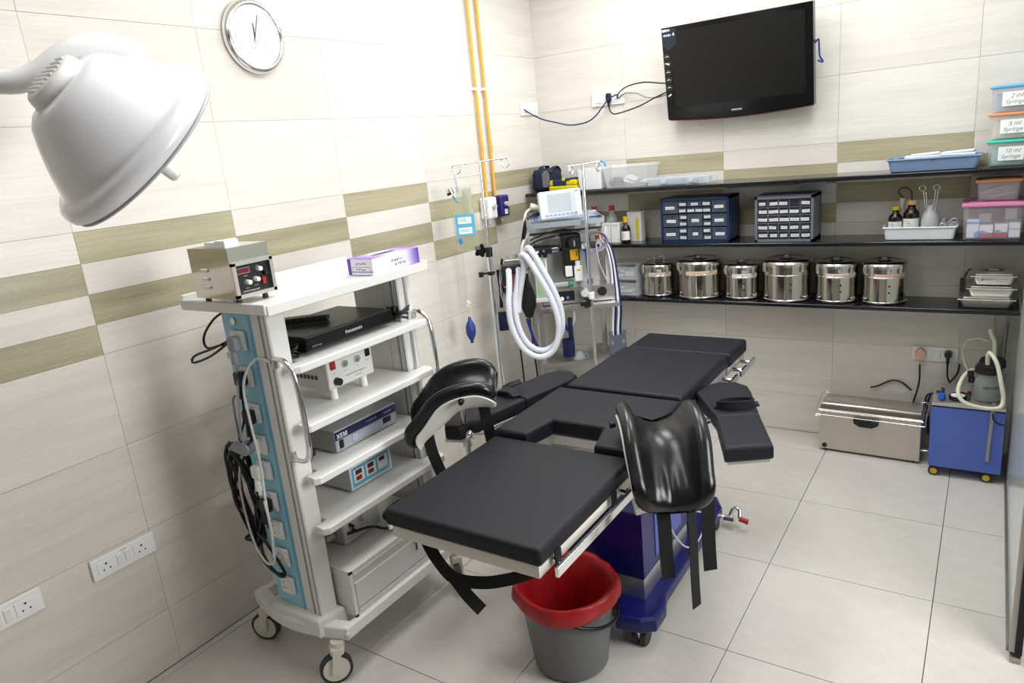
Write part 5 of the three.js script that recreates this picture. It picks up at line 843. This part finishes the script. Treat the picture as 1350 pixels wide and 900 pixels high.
  hose([[-.33, 1.13, .18], [-.33, 1.12, .2], [-.335, 1.05, .24], [-.348, .95, .27], [-.34, .83, .28], [-.29, .71, .29], [-.21, .655, .3], [-.13, .68, .3], [-.09, .77, .3], [-.088, .87, .3], [-.12, .99, .29], [-.18, 1.12, .28], [-.225, 1.205, .26], [-.25, 1.215, .22], [-.25, 1.18, .17]], .0165);
  hose([[-.275, 1.13, .17], [-.275, 1.12, .19], [-.29, 1.05, .21], [-.312, .95, .23], [-.305, .83, .25], [-.265, .73, .26], [-.195, .68, .26], [-.12, .7, .26], [-.07, .78, .26], [-.062, .88, .26], [-.09, 1.0, .26], [-.145, 1.13, .26], [-.19, 1.225, .25], [-.215, 1.25, .22], [-.24, 1.2, .16]], .0165);
  hose([[-.245, 1.2, .23], [-.245, 1.15, .22], [-.27, 1.05, .22], [-.29, .96, .22], [-.295, .9, .23]], .0165);
  lab(mesh('white_spout', tube([[-.2, 1.32, .12], [-.235, 1.27, .14], [-.25, 1.22, .16]], .009), M.cream, T), 'cream hose');
  // drip pole clamped to the tray
  const pole = mesh('drip_pole', cy(.0095, .0095, 1.13, .112, 1.1, .22), M.chrome, T);
  many('pole_hooks', [rod([.035, 1.658, .225], [.205, 1.668, .215], .0035), new THREE.TorusGeometry(.022, .004, 8, 24).rotateY(1.0).translate(.05, 1.635, .225), new THREE.TorusGeometry(.02, .004, 8, 24).rotateY(.9).translate(.195, 1.64, .215)], M.chrome, pole);
  mesh('pole_clamp', mg(rb(.03, .06, .03, .006, .085, .92, .222), cy(.02, .02, .03, 0, 0, 0).rotateZ(Math.PI / 2).translate(.065, .92, .225), rod([.112, .93, .22], [.112, .9, .18], .01)), M.black, pole);
  lab(mesh('pole_collar', cy(.02, .02, .035, .112, .955, .22), M.whitePlastic, pole), 'white collar');
}
// patient monitor on the machine
{
  const t = thing('patient_monitor', 'white patient monitor with grey screen on the machine top shelf', 'monitor', [.46 + .0 * 1, 1.3665, .606], .6057);
  const m = new THREE.Group(); 
  const body = mesh('case', mg(rb(.235, .15, .1, .012, -.008, .075, .07, 3)), std(0xe3e6ea, .4), t);
  body.rotation.set(-.1, 0, .03); body.position.set(0, .008, .0);
  lab(mesh('screen', rb(.128, .1, .002, .001, -.012, .082, .121), std(0xc3cbd0, .12), body), 'pale grey blank screen');
  for (let i = 0; i < 8; i++) mesh('button', rb(.018, .01, .003, .002, -.088 + i * .023, .018, .121), std(0x8fa6d8, .4), body);
  mesh('logo_badge', cy(.008, .008, .002, 0, 0, 0).rotateX(Math.PI / 2).scale(1.4, .6, 1).translate(.088, .138, .121), std(0x9fb2da, .4), body);
  mesh('cable_plug', mg(cy(.014, .018, .05, 0, 0, 0).rotateZ(1.3).translate(-.15, .085, .05), tube([[-.17, .08, .05], [-.2, .06, .06], [-.215, .02, .08], [-.22, -.03, .1]], .007)), M.cream, t);
  many('side_connectors', [rb(.05, .03, .03, .006, -.16, .035, .05), rb(.02, .02, .02, .004, -.15, .018, .07)], std(0x7d80b4, .5), t);
  const s = one('loose_sensor', mg(tube([[0, 0, 0], [.03, .004, .01], [.06, 0, 0], [.04, .003, -.02], [.01, 0, -.01]], .003), rb(.03, .012, .015, .004, .07, .006, 0)), M.darkGrey, 'small dark sensor lead beside the patient monitor', 'sensor'); s.position.set(.62, 1.3695, .575);
}
// ---------------------------------------------------------------- steel sterilizer box
{
  const t = thing('sterilizer_box', 'low rectangular stainless steel instrument sterilizer on the floor', 'sterilizer', [2.025, 0, .135], -.02);
  const w = .49, d = .2;
  mesh('body', mg(rb(w, .218, d, .004, 0, .123, 0)), std(0xcdc5bc, .32, .7), t);
  mesh('lid', mg(slab([[-w / 2 - .004, d / 2 + .012], [w / 2 + .004, d / 2 + .012], [w / 2 + .004, -d / 2 - .004], [-w / 2 - .004, -d / 2 - .004]], .234, .25, .004), loft([[[-w / 2, d / 2], [w / 2, d / 2], [w / 2, -d / 2], [-w / 2, -d / 2]].map(p => V(p[0], .248, p[1])), [[-w / 2 + .01, d / 2 - .05], [w / 2 - .01, d / 2 - .05], [w / 2 - .01, -d / 2 + .04], [-w / 2 + .01, -d / 2 + .04]].map(p => V(p[0], .28, p[1]))])), std(0xc4bcb4, .3, .8), t);
  mesh('lift_rail', mg(tube([[-w / 2 + .02, .28, -d / 2 + .03], [-w / 2 - .015, .28, -d / 2 + .05], [-w / 2 - .018, .22, d / 2 + .02], [-w / 2 + .01, .217, d / 2 + .022]], .003), rod([-w / 2 - .018, .22, d / 2 + .02], [w / 2 + .018, .22, d / 2 + .02], .0028), tube([[w / 2 - .02, .28, -d / 2 + .03], [w / 2 + .015, .28, -d / 2 + .05], [w / 2 + .018, .22, d / 2 + .02]], .003), rod([-w / 2, .243, d / 2 + .015], [w / 2 + .01, .243, d / 2 + .015], .0035)), M.chrome, t);
  mesh('handle', new THREE.ExtrudeGeometry(poly([[-.06, .0], [-.055, -.02], [-.03, -.035], [.03, -.035], [.055, -.02], [.06, .0]], [[[-.035, -.008], [.035, -.008], [.035, -.013], [-.035, -.013]]]), { depth: .02, bevelEnabled: true, bevelSize: .003, bevelThickness: .003 }).translate(-.01, .212, d / 2), M.blackGloss, t);
  mesh('indicator', cy(.012, .012, .006, 0, 0, 0).rotateX(Math.PI / 2).translate(-w / 2 + .03, .035, d / 2 + .003), M.blackGloss, t);
  mesh('drain_tap', mg(rod([w / 2, .06, .05], [w / 2 + .03, .06, .05], .005), rod([w / 2 + .012, .06, .05], [w / 2 + .012, .075, .05], .004)), M.chrome, t);
  many('foot', [...[[-1, -1], [-1, 1], [1, -1], [1, 1]].map(([a, b]) => cy(.012, .012, .014, a * (w / 2 - .03), .007, b * (d / 2 - .03)))], M.rubber, t);
  one('mains_plug', mg(new THREE.ExtrudeGeometry(poly([[0, .03], [.022, .008], [.022, -.012], [.012, -.026], [-.012, -.026], [-.022, -.012], [-.022, .008]]), { depth: .028, bevelEnabled: true, bevelSize: .004, bevelThickness: .004 }), cy(.006, .006, .03, 0, -.035, .014)).translate(2.232, .538, .018), std(0xd9b49c, .5), 'pinkish-beige plug in the socket above the sterilizer', 'plug');
  one('mains_plug', mg(cy(.019, .017, .035, 0, 0, 0).rotateX(Math.PI / 2).translate(2.357, .545, .036), rb(.016, .05, .02, .005, 2.357, .52, .04), cy(.005, .005, .03, 2.357, .485, .04)), M.black, 'round black plug in the socket above the suction unit', 'plug');
  one('power_cable', tube([[2.232, .48, .034], [2.235, .4, .04], [2.228, .34, .04], [2.215, .28, .02], [2.2, .2, .02]], .0045), M.black, 'black cord from the beige plug down to the sterilizer', 'cable');
  one('power_cable', tube([[2.357, .48, .04], [2.36, .43, .045], [2.375, .38, .05], [2.377, .3, .05]], .0045), M.black, 'black cord from the round black plug down to the suction unit', 'cable');
  one('power_cable', mg(tube([[2.41, .495, .02], [2.4, .44, .03], [2.36, .38, .035], [2.31, .33, .03], [2.27, .3, .02], [2.27, .2, .02]], .0045), tube([[2.29, .32, .03], [2.28, .27, .03], [2.285, .18, .04], [2.29, .1, .05]], .0045)), M.black, 'crossed black cord between the socket plate and the floor', 'cable');
  one('power_cable', tube([[2.2, .325, .018], [2.15, .365, .014], [2.1, .37, .014], [2.04, .335, .016], [2.0, .322, .02]], .0045), M.black, 'black cord arching behind the sterilizer lid', 'cable');
}
// ---------------------------------------------------------------- suction unit
{
  const t = thing('suction_unit', 'blue suction unit with glass jar and yellow-hub casters', 'suction unit', [2.462, 0, .23]);
  const w = .3, d = .24;
  mesh('cabinet', mg(bx(w, .32, d, 0, .215, 0), slab([[-w / 2, d / 2], [w / 2, d / 2], [w / 2, -d / 2], [-w / 2, -d / 2]], .37, .378)), M.blueBox, t);
  mesh('top_plate', loft([[[-w / 2, d / 2 + .004], [0, d / 2 + .004], [w / 2, d / 2 + .004], [w / 2, -d / 2], [0, -d / 2], [-w / 2, -d / 2]].map((p, i) => V(p[0], .378, p[1])), [[-w / 2, d / 2 + .004], [0, d / 2 + .004], [w / 2, d / 2 + .004], [w / 2, -d / 2], [0, -d / 2], [-w / 2, -d / 2]].map((p, i) => V(p[0], [.39, .405, .392, .4, .425, .41][i], p[1]))]).toNonIndexed(), M.steelBrushed, t).geometry.computeVertexNormals();
  for (const [x, z] of [[-.125, .1], [.095, .1], [-.125, -.09], [.12, -.09]]) { const c = mesh('caster', mg(cy(.024, .024, .022, 0, 0, 0, 24).rotateX(Math.PI / 2).translate(x, .0245, z)), M.rubber, t); lab(mesh('hub', cy(.015, .015, .026, 0, 0, 0).rotateX(Math.PI / 2).translate(x, .0245, z), std(0xd0b020, .4), c), 'yellow hub'); mesh('fork', mg(bx(.03, .012, .03, x, .052, z)), M.black, c); }
  const ga = mesh('gauge', cy(.038, .038, .016, -.045, .412, .07, 28), M.black, t); mesh('gauge_face', cy(.03, .03, .002, -.045, .421, .07, 28), M.whitePlastic, ga); ga.scale.set(1, 1, 1);
  lab(many('knob', [cy(.017, .015, .024, -.11, .415, .085), cy(.005, .005, .05, -.11, .4, .085)], std(0x1d5fc4, .4), t), 'blue knob');
  many('port', [cy(.01, .008, .035, -.11, .425, .04), cy(.008, .008, .02, .0, .42, .09), cy(.01, .01, .012, -.13, .405, .0)], M.darkGrey, t); lab(mesh('red_switch', cy(.009, .009, .01, .0, .42, .01), M.red, t), 'red button');
  function jar(x, z, mark) {
    const j = lab(mesh('suction_jar', lathe([[.0, .408], [.052, .408], [.056, .414], [.056, .5], [.048, .52], [.047, .54], [.045, .54], [.046, .518], [.053, .5], [.053, .416], [0, .412]], 36).translate(x, .002, z), std(0xaab3b0, .06, 0, { transparent: true, opacity: .28 }), t), 'clear glass jar');
    mesh('jar_lid', mg(cy(.055, .055, .026, x, .555, z, 36), cy(.05, .05, .01, x, .573, z, 36)), M.blackMatte, j);
    if (mark) { const m = mesh('jar_print', new THREE.CylinderGeometry(.0572, .0572, .03, 24, 1, true, -.3, 1.2).translate(x, .48, z), std(0xffffff, .5, 0, { transparent: true, alphaTest: .5, map: print(.07, .03, (g, W, H) => { g.clearRect(0, 0, W, H); txt(g, 'VACUUM', W / 2, H / 2, 60, '#26302c', 'sans-serif', 'bold'); }) }), j); }
  }
  jar(.07, .045, true); jar(.085, -.06, false);
  mesh('side_rail', mg(bar([.092, .12, d / 2 + .008], [.1, .42, d / 2 + .006], .014, .006, [0, 0, 1])), M.steelMatte, t);
  lab(mesh('suction_hose', mg(tube([[.065, .575, .04], [.063, .62, .045], [.07, .64, .055], [.1, .6, .09], [.125, .5, .12], [.135, .44, .13], [.12, .405, .15], [.05, .4, .155], [-.02, .42, .15], [-.045, .46, .12], [-.03, .51, .06], [0, .53, .0], [.02, .525, -.02]], .0095, 140), tube([[.09, .57, -.06], [.085, .66, -.06], [.07, .7, -.06], [.065, .73, -.06]], .0095)), std(0xd6d2bd, .4), t), 'cream rubber suction hose');
  mesh('thin_hose', tube([[.06, .66, -.07], [.02, .67, -.08], [-.03, .65, -.085], [-.04, .58, -.08], [-.01, .5, -.06], [.01, .48, -.05]], .004), std(0xcfc7b0, .4), t);
  many('black_lead', [tube([[.1, .37, d / 2 + .012], [.103, .34, d / 2 + .014], [.12, .32, d / 2 + .01], [.148, .31, d / 2]], .003), tube([[-.07, .42, .04], [-.03, .43, .05], [.01, .42, .05]], .004), cy(.014, .014, .025, .005, .5, .05), cy(.014, .014, .025, .0, .53, .05)], M.black, t);
  const bk2 = one('steel_strip', mg(bar([2.57, .42, .02], [2.57, .76, .015], .045, .012, [0, 0, 1]), bar([2.59, .44, .06], [2.595, .72, .03], .03, .006, [1, 0, .3])), M.steelMatte, 'upright steel strip leaning in the corner behind the suction unit', 'strip');
}
renderer.render(scene, camera);
